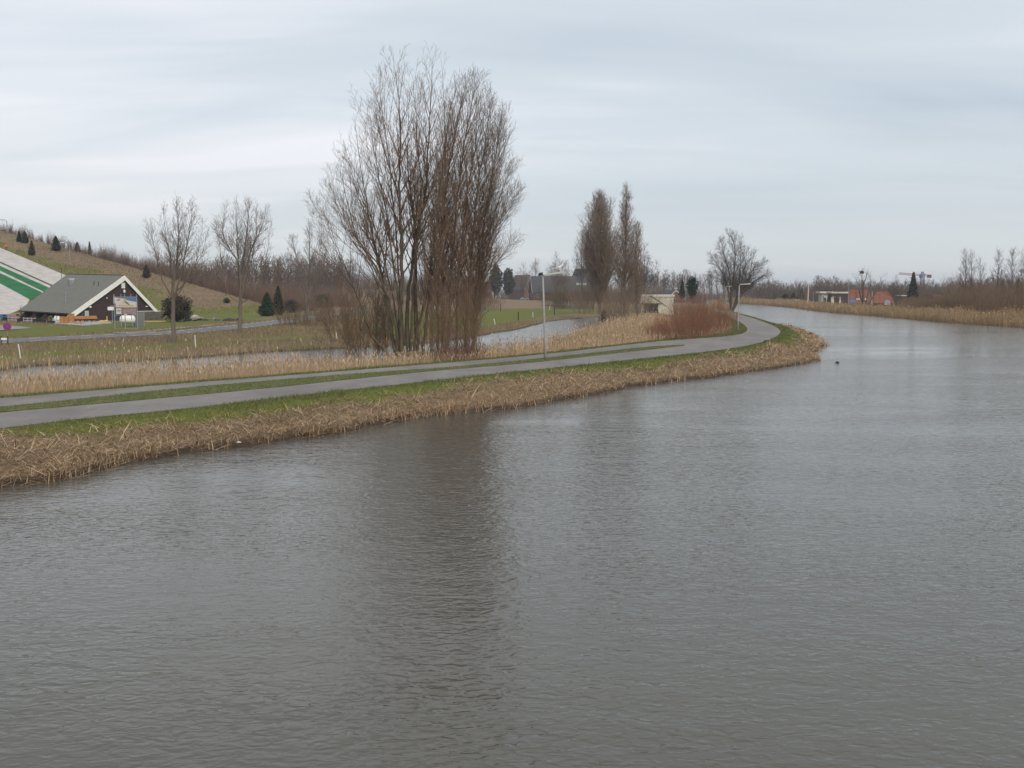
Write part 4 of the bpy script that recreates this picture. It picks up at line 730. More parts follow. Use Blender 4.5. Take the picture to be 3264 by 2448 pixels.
def leafball(name, mt, parent, c, rx, ry, rz_, n, s, seed, cone=False, hollow=.35):
    r_ = np.random.RandomState(seed); a = r_.rand(n)*2*np.pi; u = r_.rand(n)*2-1; rr = (hollow+(1-hollow)*r_.rand(n)**.6)
    lump = 1+.30*np.sin(a*2+seed)*np.cos(u*4+seed*2)+.2*np.sin(a*5+u*7+seed)
    if cone:
        hgt = r_.rand(n)**1.25; prof = (1-hgt)**.75*(.35+.65*np.minimum(1, hgt*6+.2))*lump
        P = np.stack([np.cos(a)*rx*prof*rr, np.sin(a)*ry*prof*rr, hgt*rz_], 1)
    else:
        q_ = np.sqrt(1-u*u); P = np.stack([np.cos(a)*q_*rx*rr*lump, np.sin(a)*q_*ry*rr*lump, u*rz_*rr*(1+.1*np.sin(a*4))], 1)
    P += np.array(c); d = r_.randn(n, 3); d /= np.linalg.norm(d, axis=1)[:,None]; e_ = np.cross(d, r_.randn(n, 3)); e_ /= np.linalg.norm(e_, axis=1)[:,None]; sz = s*(.6+.8*r_.rand(n))[:,None]
    V = np.stack([P-d*sz*.8, P+e_*sz*.5, P+d*sz*.8, P-e_*sz*.5], 1).reshape(-1, 3); k = np.arange(n)*4
    return fast_mesh(name, V, [np.stack([k,k+1,k+2,k+3], 1)], mt, parent)
for k, (px, py, L_, lb) in enumerate([(16,1025,1.6,'dark planter box at the left end of the terrace railing'), (68,1028,1.8,'dark planter box between the two white railings'), (126,1030,3.0,'long dark planter box right of the railings'), (163,1033,1.6,'dark planter box with a round light green shrub')]):
    g_ = ground_thing('planter', lb, 'planter', px, py, .35, 'dark planter boxes by the terrace'); g_.scale = (.62,.62,.62); m = MB(); m.box((0,0,.35), (L_,.7,.7)); m.box((0,0,.7), (L_+.08,.78,.08)); m.build('box', pot, g_)
    if k == 3: leafball('plant', mat('pale_leaf', (.2,.22,.09), .8, island=[(.16,.18,.08),(.30,.29,.17),(.10,.13,.04)]), g_, (-.1,0,1.35), .6, .5, .6, 500, .14, 5)
    else: leafball('plant', leafg, g_, (0,0,.85), L_*.42, .34, .28, 300+k*160, .16, 6+k)
for k, (px0, px1, py, lb) in enumerate([(25,62,1027,'weathered white railing, left of two beside the porch'), (74,112,1029,'weathered white railing, right of two beside the porch')]):
    a, b_ = G(px0, py, .5), G(px1, py+.8, .5); L_ = np.linalg.norm(b_-a); c = (a+b_)/2; c[2] = tz(c[0], c[1]); g_ = thing('railing', lb, 'railing', c, math.atan2(b_[1]-a[1], b_[0]-a[0]), 'white railings along the porch'); gw = mat('weathered_white%d' % k, (.42,.40,.38), .8)
    for z_ in (.35, .7): m = MB(); m.box((0,0,z_), (L_,.06,.12)); m.build('rail', gw, g_)
    for sx in np.linspace(-.5, .5, 4): m = MB(); m.box((sx*L_,.07,.4), (.09,.09,.85)); m.build('post', gw, g_)
# low wire fence before the slab
g_ = ground_thing('wire_fence', 'thin low wire hoops in front of the pale terrace slab', 'fence', 262, 1043, .2)
for k in range(5): m = MB(); m.tube([(-1.4+k*.62,0,0),(-1.4+k*.62,0,.85)], .025, 5); m.build('post', galv, g_)
m = MB(); m.tube([(-1.4,0,.8),(1.1,0,.8)], .018, 5); m.build('wire', galv, g_)
# billboard scaffold with gas tank
d0 = GP(367, 1048, (0,0,.5), np.array([0,0,1.])); yb = d0[1]
def B(px, py, off=0): p = D(px, py, yb+off); return p-d0
bb_t = thing('billboard', 'tall scaffold-mounted advertising board with a skier picture', 'billboard', d0)
for k, px in enumerate((366.5, 400, 439)):
    m = MB(); a, b_ = B(px, 1048), B(px, 938); m.tube([(a[0],0,-.1),(a[0],0,b_[2])], .055, 8); m.build('pole', galv, bb_t)
for px in (384.5, 416):
    m = MB(); a, b_ = B(px, 946), B(px, 937); m.tube([(a[0],.12,a[2]-3.0),(a[0],.12,b_[2])], .045, 8); m.build('pole', galv, bb_t)
for py in (1026, 1004.5, 1047): m = MB(); a, b_ = B(364, py), B(441, py); m.tube([(a[0],0,a[2]),(b_[0],0,b_[2])], .04, 6); m.build('crossbar', galv, bb_t)
m = MB(); a, b_ = B(439, 1002), B(446, 1040); m.box(((a[0]+b_[0])/2, 1.0, (a[2]+b_[2])/2), (.5,.5,abs(a[2]-b_[2])));
def plate(name, px0, py0, px1, py1, mm, y=-.1, th=.06, parent=None):
    a, b_ = B(px0, py0), B(px1, py1); m = MB(); m.box(((a[0]+b_[0])/2, y, (a[2]+b_[2])/2), (abs(b_[0]-a[0]), th, abs(b_[2]-a[2]))); return m.build(name, mm, parent or bb_t)
snow = mat('poster_snow', (.56,.56,.54), .6, (2, (.50,.50,.50), .4, .6)); up_ = plate('upper_board', 369, 946, 436.5, 979.5, snow)
def flat(name, pts, mm, parent, y): m = MB(); m.prism([(B(a, b_)[0], y, B(a, b_)[2]) for a, b_ in pts], (0,-.008,0)); return m.build(name, mm, parent)
flat('sky_field', [(369.5,946.5),(436,946.5),(436,962.5),(416,959),(396,952),(369.5,948.5)], mat('poster_blue', (.10,.17,.30), .6), up_, -.132)
flat('red_patch', [(372,955),(384,952.5),(385,957),(374,959.5)], mat('poster_red', (.55,.13,.08), .6), up_, -.132)
sk = mat('poster_ochre', (.48,.33,.10), .6); dk = mat('poster_slate', (.10,.11,.15), .6)
flat('skier_body', [(397,956),(400,954.5),(404,957),(404.5,961),(400,963),(396,963),(392,966.5),(391,965.5),(394,960.5)], sk, up_, -.134); m = MB(); c = B(399.5, 953.2); m.M = Matrix.Translation((c[0], -.132, c[2])) @ Matrix.Rotation(math.pi/2, 4, 'X'); m.lathe((0,0,0), [(.11,0),(.11,.012)], 10); m.build('skier_head', sk, up_)
flat('skier_legs', [(399,963),(404,961),(410,966),(415,971),(412.5,972),(405,968.5)], dk, up_, -.136)
bar = [(379+i*6.1, 972.4, 379+i*6.1+4.9, 976.6) for i in range(8)]
for i, (x0, y0, x1, y1) in enumerate(bar): flat('letter_block', [(x0,y0),(x1,y0-.3),(x1,y1-.6),(x1-2,y1),(x0+1.2,y1-1),(x0,y1)], mat('poster_gold%d' % i, (.50,.36,.06), .6), up_, -.134)
plate('orange_rail', 368, 980, 437, 982, mat('orange_trim', (.40,.14,.06), .6))
lo = plate('lower_board', 390, 983, 436, 1001, mat('brown_collage', (.22,.12,.10), .6, (9, (.38,.34,.36), .45, .58)))
pa = plate('notice_panel', 371, 983, 388, 1001, mat('notice_white', (.60,.55,.52), .6)); plate('notice_line', 374, 988.5, 386, 990.5, mat('notice_dark', (.10,.11,.16), .6), y=-.14, th=.02, parent=pa); plate('notice_line', 374.5, 993, 385.5, 994.2, mat('notice_grey', (.28,.28,.30), .6), y=-.14, th=.02, parent=pa)
g_ = thing('gas_tank', 'white horizontal gas tank behind the scaffold poles of the billboard', 'gas tank', G(402, 1041, .5)+np.array([0,.6,0]), .15); tr = MB(); R0 = .62
prof = [(-1.05,.02),(-.98,.3),(-.85,.5),(-.65,.6),(.65,.6),(.85,.5),(.98,.3),(1.05,.02)]
tr.tube([(a, 0, .95) for a, r in prof], [r for a, r in prof], 18); tr.build('tank', whp, g_, smooth=True); m = MB(); m.lathe((-.25,0,1.5), [(.18,0),(.2,.22),(.05,.3)], 12); m.build('valve_cover', whp, g_)
for sx in (-.7, .7): m = MB(); m.box((sx,0,.25), (.12,.8,.5)); m.build('leg', galv, g_)
ft_ = ground_thing('gas_cabinet', 'grey metal mesh cabinet right of the white gas tank', 'cabinet', 440, 1040, .3); m = MB(); m.box((0,.9,.95), (1.5,.9,1.9)); m.build('body', mat('grey_mesh', (.16,.17,.17), .6), ft_)
for sx in (-.8, .8): m = MB(); m.box((sx,.4,1.0), (.08,.08,2.1)); m.build('frame_post', galv, ft_)
g_ = thing('floodlight', 'white box floodlight on a thin grey pole beside the billboard', 'lamp', G(359, 1032, .5), 0); m = MB(); m.tube([(0,0,0),(0,0,2.4)], .05, 8); m.build('pole', galv, g_); m = MB(); m.box((-.15,0,2.25), (.85,.5,.5)); m.build('lamp_box', whp, g_); m = MB(); m.box((.6,0,2.62), (1.8,.08,.08)); m.build('arm', mat('rusty_arm', (.4,.25,.15), .7), g_)
# log wall at the right corner
lw0, lw1 = G(441, 1026, .5), G(519, 1022.5, .5); L_ = np.linalg.norm(lw1-lw0); g_ = thing('log_wall', 'low weathered wall of stacked logs at the right corner of the lodge', 'log wall', (lw0+lw1)/2, math.atan2(lw1[1]-lw0[1], lw1[0]-lw0[0]))
lg = mat('weathered_logs', (.13,.11,.09), .9, (3, (.20,.17,.14), .4, .6, (.3,1,1)))
for k in range(7): m = MB(); m.tube([(-L_/2,0,.14+k*.21),(L_/2,0,.14+k*.21)], .115, 8); m.build('log', lg, g_)
m = MB(); m.box((.4,.5,1.62), (L_+.3,1.2,.08)); m.build('capping', mat('pale_sheet', (.55,.55,.52), .7), g_)
sack = mat('yellow_sack', (.50,.38,.12), .8); ts = mat('dry_timber', (.50,.36,.15), .8)
for k, (px, py, lb) in enumerate([(325,1030,'limp yellow sack lying on grass at the foot of the gable, left one'), (338,1029.5,'limp yellow sack lying at the foot of the gable, right one')]):
    g_ = ground_thing('sack', lb, 'sack', px, py, .4+k); m = MB(); m.lathe((0,0,0), [(.35,0),(.62,.12),(.5,.3),(.12,.42)], 9); o_ = m.build('bag', sack, g_, smooth=True); o_.scale = (1,.6,1)
g_ = ground_thing('timber_pile', 'yellow timber lying at the foot of the log wall', 'timber', 487, 1027, .2); m = MB()
for k in range(5): m.box((.1*k-.2,-.12*k,.1+.05*(k%2)), (4.4-k*.5,.14,.1), rz=.03*k)
m.build('planks', ts, g_)
g_ = ground_thing('wooden_post', 'pale leaning wooden post against the brown gable', 'post', 342, 1028, 0); m = MB(); m.box((0,0,.45), (.14,.1,1.0), ry=-.08); o_ = m.build('stake', ts, g_)
# vehicles left of the hut
def car(name, lb, p, rz, col, L_=4.3, h=1.45, group=None, cat='car', van=False):
    t = thing(name, lb, cat, p, rz, group); pm = mat(name+'_paint', col, .35, spec=.5); W = 1.7; m = MB()
    if van: prof = [(-.5,.3),(-.5,.96),(-.44,1),(.30,1),(.40,.62),(.49,.55),(.5,.3)]
    else: prof = [(-.5,.28),(-.5,.62),(-.40,.70),(-.28,.98),(.10,1),(.26,.68),(.46,.60),(.5,.42),(.5,.28)]
    m.prism([(a*L_, -W/2, b_*h) for a, b_ in prof], (0,W,0)); m.build('body', pm, t, bevel=.05)
    gl = [(-.25,.70),(-.2,.93),(.08,.94),(.2,.70)] if not van else [(.1,.62),(.1,.92),(.28,.92),(.36,.62)]
    for s_ in (-1, 1): m = MB(); m.prism([(a*L_, s_*(W/2+.005), b_*h) for a, b_ in gl], (0,s_*.012,0)); m.build('side_window', glassd, t)
    for sx in (-.31, .31):
        for s_ in (-1, 1): m = MB(); m.M = Matrix.Translation((sx*L_, s_*(W/2-.08), .32)) @ Matrix.Rotation(math.pi/2, 4, 'X'); m.lathe((0,0,-.1), [(.32,0),(.32,.2)], 14); wh = m.build('wheel', mat('tyre', (.02,.02,.02), .8), t)
    return t
car('parked_car', 'blue vehicle at the left edge below the ski slope', G(4, 1018, .5), .4, (.04,.13,.30), 4.4, 1.5, van=True, cat='van').scale = (.6,.6,.6)
car('parked_car', 'pink and blue covered vehicle between the blue one and the lodge', G(29, 1017, .5)+np.array([0,2,0]), .5, (.36,.20,.19), 4.0, 1.5, van=True, cat='van').scale = (.6,.6,.6)
# ski slope
HPN = np.array([-HK*HN[0], -HK*HN[1], 1.0]); HP0 = np.array([HF[0], HF[1], .5])
def mat_sheet(name, pts, mm, lift, parent):
    P = [GP(a, b_, HP0, HPN)+np.array([0,0,lift]) for a, b_ in pts]; m = MB(); m.prism([tuple(p-ski0) for p in P], (0,0,-.25)); return m.build(name, mm, parent)
ski0 = GP(0, 950, HP0, HPN); ski = thing('dry_ski_slope', 'dry ski slope of white and green matting running down the hill behind the lodge', 'ski slope', ski0)
wmat = mat('white_ski_matting', (.50,.46,.43), .9, (.5, (.40,.36,.34), .42, .62, (1,1,1)), bump=(5, .3)); gmt = mat('green_ski_matting', (.010,.155,.045), .9, (.4, (.02,.085,.035), .4, .65)); dgm = mat('dark_green_edging', (.02,.065,.03), .9)
E = -190
def ex(p, q_, x):                       # continue an edge line out of the frame
    return (x, p[1]+(q_[1]-p[1])*(x-p[0])/(q_[0]-p[0]))
a1, a2 = (0,791), (209,879); b1, b2_ = (0,835), (165,909); c1_, c2_ = (0,840), (160,912); d1_, d2 = (0,849), (153,917); f1, f2 = (0,864), (137,931); g1, g2 = (0,872), (133,933); h1, h2 = (0,905), (94,956)
mat_sheet('white_mat', [ex(a1,a2,E*.3), a1, a2, (212,884), (190,900), b2_, b1, ex(b1,b2_,E*.3)], wmat, .12, ski)
mat_sheet('edging', [ex(b1,b2_,E*.3), b2_, (172,916), c2_, ex(c1_,c2_,E*.3)], dgm, .10, ski)
mat_sheet('white_mat', [ex(c1_,c2_,E*.3), c2_, (165,922), d2, ex(d1_,d2,E*.3)], wmat, .13, ski)
mat_sheet('green_mat', [ex(d1_,d2,E*.3), d2, (158,930), f2, ex(f1,f2,E*.3)], gmt, .10, ski)
mat_sheet('white_mat', [ex(f1,f2,E*.3), f2, (140,940), g2, ex(g1,g2,E*.3)], wmat, .13, ski)
mat_sheet('green_mat', [ex(g1,g2,E*.3), g2, (120,950), h2, ex(h1,h2,E*.3)], gmt, .10, ski)
mat_sheet('white_mat', [ex(h1,h2,E*.3), h2, (85,975), (55,992), (28,1003), (-57,1006)], wmat, .12, ski)
# lamps, conifers on the hill
def hp(px, py): return GP(px, py, HP0, HPN)
def hz_(p): p = np.array(p); p[2] = tz(p[0], p[1]); return p
def arm_lamp(lb, p, h, arm, group=None):
    t = thing('street_lamp', lb, 'street lamp', p, 0, group); m = MB(); m.tube([(0,0,-.2),(0,0,h-.5),(arm*.15,0,h-.1),(arm,0,h+.02)], .09, 7); m.build('pole', galv, t); m = MB(); m.box((arm*1.1,0,h), (.9,.3,.16)); m.build('lamp_head', whp, t); return t
p = hz_(D(23, 740, 300)); arm_lamp('tall street lamp with a long curved arm at the top left of the hill', p, (D(23, 700, 300)-p)[2], -3.0, 'street lamps on the hill')
p = hz_(hp(224, 845)); arm_lamp('street lamp with a short arm halfway down the hill', p, (D(224, 773, p[1])-p)[2], -1.6, 'street lamps on the hill')
p = hz_(hp(197, 889)); t_ = thing('slope_lamp', 'thin dark pole at the edge of the white ski mat above the roof', 'pole', p); m = MB(); h_ = (D(197, 855, p[1])-p)[2]; m.tube([(0,0,0),(0,0,h_)], .06, 6); m.build('pole', dgrey, t_); m = MB(); m.box((-.3,0,h_), (.7,.2,.12)); m.build('lamp_head', dgrey, t_)
p = hz_(hp(19, 797)); t_ = thing('slope_marker', 'small round orange marker at the upper edge of the white ski mat', 'marker', p); m = MB(); m.lathe((0,0,.5), [(.1,0),(.4,.3),(.4,.6),(.1,.9)], 10); m.build('ball', mat('orange_plastic', (.6,.12,.04), .5), t_); m = MB(); m.tube([(0,0,0),(0,0,.6)], .05, 6); m.build('stake', dgrey, t_)
conm = mat('dark_conifer_needles', (.02,.03,.018), .85, island=[(.010,.018,.012),(.028,.040,.022),(.018,.028,.018),(.035,.040,.026)]); conb = mat('brown_conifer_needles', (.04,.03,.02), .85, island=[(.03,.026,.018),(.06,.048,.032),(.045,.045,.028)]); cong = mat('green_conifer_needles', (.02,.04,.015), .85, island=[(.014,.030,.012),(.030,.055,.022),(.02,.042,.018)])
def conifer(lb, p, h, r, seed, mt=conm, cone=True, n=2600, name='conifer', cat='conifer', group=None):
    t = thing(name, lb, cat, p, 0, group); m = MB(); m.tube([(0,0,-.2),(0,0,h*.9)], [h*.03+.05, .03], 7); m.build('trunk', bark, t)
    if cone: leafball('crown', mt, t, (0,0,.1), r, r, h, n, .26*max(.6, h/6), seed, True, .25)
    else: leafball('crown', mt, t, (0,0,h*.52), r, r, h*.52, n, .26*max(.6, h/6), seed)
    return t
def con_px(lb, px, pyb, pyt, hw, seed, depth=None, on_hill=True, **k):
    p = hz_(hp(px, pyb)) if on_hill else (G(px, pyb, .5) if depth is None else D(px, pyb, depth))
    if not on_hill: p[2] = tz(p[0], p[1]) if depth is None else p[2]
    return conifer(lb, p, (D(px, pyt, p[1])-p)[2], hw*p[1]/FPX, seed, **k)
for k, (lb, px, b_, tp, hw, mt_) in enumerate([('broad dark conifer highest on the hill, left of a twin pair', 62, 771, 738, 9, conm), ('broad dark conifer highest on the hill, right of a twin pair', 80, 775, 738, 13, conb), ('narrow dark conifer on the green slope above the ski mat', 102, 814, 768, 12, conb), ('bushy dark conifer standing alone on the crest', 179, 800, 753, 17, conm), ('low dark conifer on the crest, half behind the brush', 246, 797, 773, 11, conm), ('small pointed conifer on the crest among bare brush', 286, 802, 772, 6, conm), ('dark conifer on the brown slope above the gable', 467, 886, 846, 15, conb)]):
    con_px(lb, px, b_, tp, hw, 400+k, mt=mt_, group='conifers on the hill')
con_px('wide round dark evergreen bush behind the leftmost road tree', 566, 1026, 946, 47, 410, on_hill=False, mt=conb, cone=False, n=5200, name='evergreen_bush', cat='bush')
con_px('broad green conifer left of the brown one by the asphalt road', 852, 1008, 935, 30, 411, on_hill=False, mt=cong, n=4200)
con_px('taller brownish conifer right beside the broad green one', 888, 1004, 914, 20, 412, on_hill=False, mt=conb, n=3000)
con_px('dark green bush between the conifers and the thin tree', 930, 998, 955, 24, 413, on_hill=False, mt=conb, cone=False, n=1800, name='evergreen_bush', cat='bush')
con_px('dark green bush left of the brown thicket', 1030, 985, 938, 26, 414, on_hill=False, mt=cong, cone=False, n=1800, name='evergreen_bush', cat='bush')
con_px('small dark bush on the brown slope', 723, 966, 950, 10, 415, mt=cong, cone=False, n=500, name='evergreen_bush', cat='bush')
g_ = ground_thing('rubble_heap', 'heap of grey rubble and white slabs beside the evergreen bush', 'rubble', 632, 1022, 0); rr_ = random.Random(4); sh = []
for k in range(26):
    m = MB(); x = rr_.uniform(-4, 7); z_ = max(.1, .9-abs(x+2)*.25)*rr_.random(); m.box((x, rr_.uniform(-1,1), z_+.1), (rr_.uniform(.5,1.5), rr_.uniform(.4,.9), rr_.uniform(.12,.4)), rz=rr_.uniform(0,3), rx=rr_.uniform(-.4,.4), ry=rr_.uniform(-.3,.3)); m.build('slab', mat('rubble%d' % k, *[((.10,.10,.10),(.40,.38,.36),(.05,.045,.045),(.2,.16,.13))[k % 4]], .9), g_)
# signs and posts on the left
p = G(26, 1097, .5); p[2] = tz(p[0], p[1]); H_ = (D(23, 1040, p[1])-p)[2]; t_ = thing('road_sign', 'round no-parking sign, blue with red rim, on a grey pole at the far left', 'road sign', p, .12); m = MB(); m.tube([(0,0,-.2),(0,0,H_+.35)], .04, 7); m.build('pole', galv, t_)
for r, y_, mm, nm in ((.36,-.06,mat('sign_red', (.42,.04,.07), .5),'disc'), (.27,-.085,mat('sign_blue', (.09,.06,.28), .5),'centre')):
    m = MB(); m.M = Matrix.Translation((0,y_,H_)) @ Matrix.Rotation(math.pi/2, 4, 'X'); m.lathe((0,0,0), [(r,0),(r,.03)], 24); m.build(nm, mm, t_)
m = MB(); m.box((0,-.125,H_), (.07,.02,.62), ry=R(-45)); m.build('slash', mat('sign_red2', (.42,.04,.07), .5), t_)
p = G(15, 1102, .5); p[2] = tz(p[0], p[1]); t_ = thing('notice_board', 'small white board between two brown posts at the far left', 'sign', p, 0)
for sx in (-.28, .28): m = MB(); m.box((sx,0,.42), (.09,.09,.9)); m.build('post', mat('brown_post%d' % (sx > 0), (.10,.06,.05), .8), t_)
m = MB(); m.box((0,-.07,.62), (.50,.04,.18)); m.build('board', whp, t_)
whpost = mat('white_post_paint', (.62,.62,.60), .6)
def post(name, lb, px, pb, pt, w_, mm, lean=0, group=None, z=.5):
    p = G(px, pb, z); p[2] = tz(p[0], p[1]); h = (D(px, pt, p[1])-p)[2]; t = thing(name, lb, 'post', p, 0, group); m = MB(); m.tube([(0,0,-.2),(lean*h*.5,0,h*.5),(lean*h,0,h)], w_/2, 7); m.build('shaft', mm, t); m = MB(); m.tube([(lean*h,0,h),(lean*h*1.03,0,h+.03)], [w_/2, w_*.3], 7); m.build('top', mm, t); return t
g1_ = 'white marker posts along the side canal'; g2_ = 'white posts in the green meadow'; g3_ = 'dark fence posts in the green meadow'
post('marker_post', 'leaning white marker post nearest the left edge', 66, 1139, 1098, .09, whpost, -.13, g1_); post('marker_post', 'white marker post between the two left road trees', 624, 1109, 1069, .09, whpost, -.05, g1_); post('marker_post', 'small white marker post left of the great tree', 1073, 1080, 1062, .09, whpost, -.05, g1_)
for k, (px, a_, b_, ln) in enumerate([(1579,1036,1017,-.25),(1699,1012,995,-.05),(1752,988,976,0),(1856,998,985,-.35)]): post('meadow_post', ['leaning white post on the meadow edge right of the poplar row','white post on the meadow left of the path lamp','white post on the meadow right of the path lamp','strongly leaning white post at the right end of the meadow'][k], px, a_, b_, .12, whpost, ln, g2_)
for k, (px, a_, b_) in enumerate([(1596,992,968),(1652,1021,994),(1767,1003,979)]): post('fence_post', ['dark fence post far back at the left of the meadow','dark fence post in the middle of the meadow by the water','dark fence post right of the path lamp'][k], px, a_, b_, .16, mat('dark_post%d' % k, (.025,.022,.02), .9), 0, g3_)
# path lamps
lampm = mat('aluminium_pole', (.36,.34,.34), .5, (6, (.28,.26,.25), .4, .65)); headm = mat('cream_lamp_hood', (.46,.48,.41), .45)
def path_lamp(lb, pxb, pyb, pyt, dirn, seed, lean=0, tl=.04):
    p = G(pxb, pyb, .915); h = (D(pxb, pyt, p[1])-p)[2]; t = thing('path_lamp', lb, 'street lamp', p, 0, 'lamps along the cycle path'); m = MB(); m.tube([(0,0,-.2),(0,0,1.0),(lean*h*.5,0,h*.5),(lean*h,0,h)], [.085,.085,.065,.05], 12); m.build('pole', lampm, t, smooth=True)
    x0 = lean*h; m = MB(); m.tube([(x0-.28*dirn,0,h-.02),(x0,0,h+.03)], [.1,.1], 8); m.build('bracket', dgrey, t); m = MB()
    m.prism([(x0-.05*dirn,-.14,h-.02),(x0+1.15*dirn,-.14,h+tl+.02),(x0+1.28*dirn,-.14,h+tl-.02),(x0+1.2*dirn,-.14,h+tl-.11),(x0+.1*dirn,-.14,h-.10)], (0,.28,0)); m.build('lamp_head', headm, t, bevel=.03); return t, p, x0, h
tl, p1, x0, h1 = path_lamp('tall grey path lamp on the grass strip, nearest one, with a gull on its hood', 1738, 1145, 874, 1, 1, -.03, .14)
path_lamp('grey path lamp on the green verge inside the bend', 2352, 1053, 905, 1, 2, .012); path_lamp('farthest path lamp, just left of the broad tree at the water', 2313, 994, 912, 1, 3, .005)
g_ = thing('gull', 'white gull standing on the hood of the nearest path lamp', 'bird', p1+np.array([x0+.95, 0, h1+.17]), 0); g_.scale = (1.25,1.25,1.25); m = MB(); m.tube([(-.22,0,.16),(-.1,0,.17),(.04,0,.18),(.12,0,.24),(.15,0,.31),(.2,0,.31),(.25,0,.30)], [.012,.05,.075,.05,.038,.03,.008], 9); m.build('body', whp, g_, smooth=True)
m = MB(); [m.tube([(.0,s_*.02,-.03),(.0,s_*.02,.12)], .008, 5) for s_ in (-1,1)]; m.build('legs', orange, g_); m = MB(); [m.prism([(-.26,s_*.06,.15),(.03,s_*.07,.13),(.06,s_*.06,.22),(-.1,s_*.05,.23)], (0,s_*.015,0)) for s_ in (-1,1)]; m.build('wings', mat('gull_grey', (.4,.42,.44), .7), g_)
g_ = thing('grebe', 'dark crested grebe with white breast swimming off the reed point', 'bird', G(2669, 1157, 0)+np.array([0,0,.0]), 0); g_.scale = (.62,.62,.62); m = MB(); m.tube([(-.26,0,.05),(-.15,0,.09),(.05,0,.10),(.17,0,.08),(.22,0,.03)], [.02,.09,.11,.08,.02], 10); m.build('body', mat('grebe_brown', (.06,.045,.04), .7), g_, smooth=True); m = MB(); m.tube([(.15,0,.08),(.17,0,.22),(.17,0,.36),(.2,0,.41),(.28,0,.42),(.37,0,.41)], [.06,.035,.03,.045,.03,.006], 8); m.build('neck', mat('grebe_white', (.6,.58,.55), .7), g_, smooth=True)
m = MB(); m.tube([(.14,0,.42),(.19,0,.455),(.24,0,.45)], [.01,.04,.01], 7); m.build('crest', dgrey, g_, smooth=True)
# tussocks and litter at the water's edge
for k, (px, py, s_) in enumerate([(2518,1046,.45),(2557,1062,.35),(2583,1073,.4)]):
    p = G(px, py, .15); p[2] = max(.0, tz(p[0], p[1])); t_ = thing('tussock', ['dark tussock on the outer bank at the start of the reed point','dark tussock on the middle of the reed point','dark tussock near the tip of the reed point'][k], 'tussock', p); leafball('blades', mdgrass, t_, (0,0,s_*.3), s_, s_, s_*.6, 240, .22, 30+k); 
for k, (px, py, lb) in enumerate([(760,1411,'white scrap of litter at the waterline, nearest the left'), (1595,1283,'white carton caught in the straw at the waterline'), (1693,1271,'white scrap at the waterline farther along')]):
    p = G(px, py, .12); t_ = thing('litter', lb, 'litter', p, k); t_.scale = (.55,.55,.55); m = MB(); m.box((0,0,.03), (.2,.12,.07), rx=.2); o_ = m.build('carton', whp, t_, bevel=.01); m = MB(); m.box((.12,.03,.03), (.1,.1,.012), ry=.5); m.build('flap', whp, t_)
p = G(2441, 1091.5, .92); t_ = thing('grass_clump', 'dark green clump on the outer edge of the path bend', 'plant', p); leafball('blades', leafg, t_, (0,0,.06), .2, .2, .12, 120, .08, 61)
# ---------------------------------------------------------------- brushwood masses
def brush(name, lb, P, z, h, per, r, mt, seed, spread=.5, cat='brush', tw=4, stuff=True):
    r_ = np.random.RandomState(seed); n = len(P); p = np.repeat(np.stack([P[:,0], P[:,1], z], 1), per, 0); hh = np.repeat(h, per)*(.55+.5*r_.rand(n*per)); N = n*per
    p = p+np.stack([r_.randn(N), r_.randn(N), np.zeros(N)], 1)*.35*np.minimum(2, hh[:,None]*.2); p[:,2] -= .3
    d = np.stack([r_.randn(N)*.3, r_.randn(N)*.3, np.ones(N)], 1)*np.array([spread, spread, 1]); d /= np.linalg.norm(d, axis=1)[:,None]; S = []; q = p; k = 3; rr = r*(.7+.6*r_.rand(N))
    for i in range(k):
        d = d+r_.randn(N, 3)*.13; d[:,2] += .1; d /= np.linalg.norm(d, axis=1)[:,None]; q2 = q+d*(hh/k)[:,None]; S.append(np.hstack([q, q2, (rr*(1-.3*i))[:,None], (rr*(1-.3*(i+1)))[:,None]]))
        for j in range(tw):
            f = r_.rand(N)[:,None]; a = q+(q2-q)*f; e = d+r_.randn(N, 3)*.45; e[:,2] += .15; e /= np.linalg.norm(e, axis=1)[:,None]; S.append(np.hstack([a, a+e*(hh*(.12+.16*r_.rand(N)))[:,None], (rr*.5)[:,None], (rr*.25)[:,None]]))
        q = q2
    o = seg_mesh(name, np.vstack(S), 3, mt, None); tag(o, lb, cat, kind='stuff' if stuff else None); return o
tfar = mat('far_woodland_twigs', (.1,.08,.075), .95, island=[(.09,.065,.052),(.17,.125,.10),(.13,.095,.078)], spec=.05)
tbrush = mat('brown_brushwood', (.12,.085,.07), .95, island=[(.10,.068,.05),(.22,.15,.11),(.16,.11,.082)], spec=.05)
r_ = np.random.RandomState(77)
def on_px(n, x0, x1, d0, d1):
    px = x0+(x1-x0)*r_.rand(n); d = d0+(d1-d0)*r_.rand(n); return np.stack([(px-1632)/FPX*d, d], 1)
# crest of the hill
u = r_.rand(1500); P = np.stack([-175+u*125, 0*u], 1); P[:,1] = (240+(3+26*r_.rand(1500)**1.5-(P[:,0]+54)*.546)/.837); z, *_ = terrain(P); P = P[z > .3]; z = z[z > .3]; pxs = P[:,0]/P[:,1]*FPX+1632
brush('hill_brushwood', 'bare brown brushwood growing along and behind the crest of the hill', P, z, np.where(pxs < 330, 1.6+1.6*r_.rand(len(P)), 3.2+2.2*r_.rand(len(P)))*(1+fbm(P[:,0], P[:,1], .1)), 9, .022, tbrush, 1)
P = on_px(1500, 470, 1130, 262, 345); z, sw_, dr_, d1_q, e_q, *_ = terrain(P); ok = (e_q > 1) | (d1_q < -2); ok &= ~((P[:,1] < 330) & (P[:,0] > -56)) ; P = P[ok]; z = z[ok]
brush('wood_undergrowth', 'dense bare brown undergrowth at the edge of the wood behind the hill foot', P, z, 4.5+3.5*r_.rand(len(P)), 8, .028, tbrush, 2)
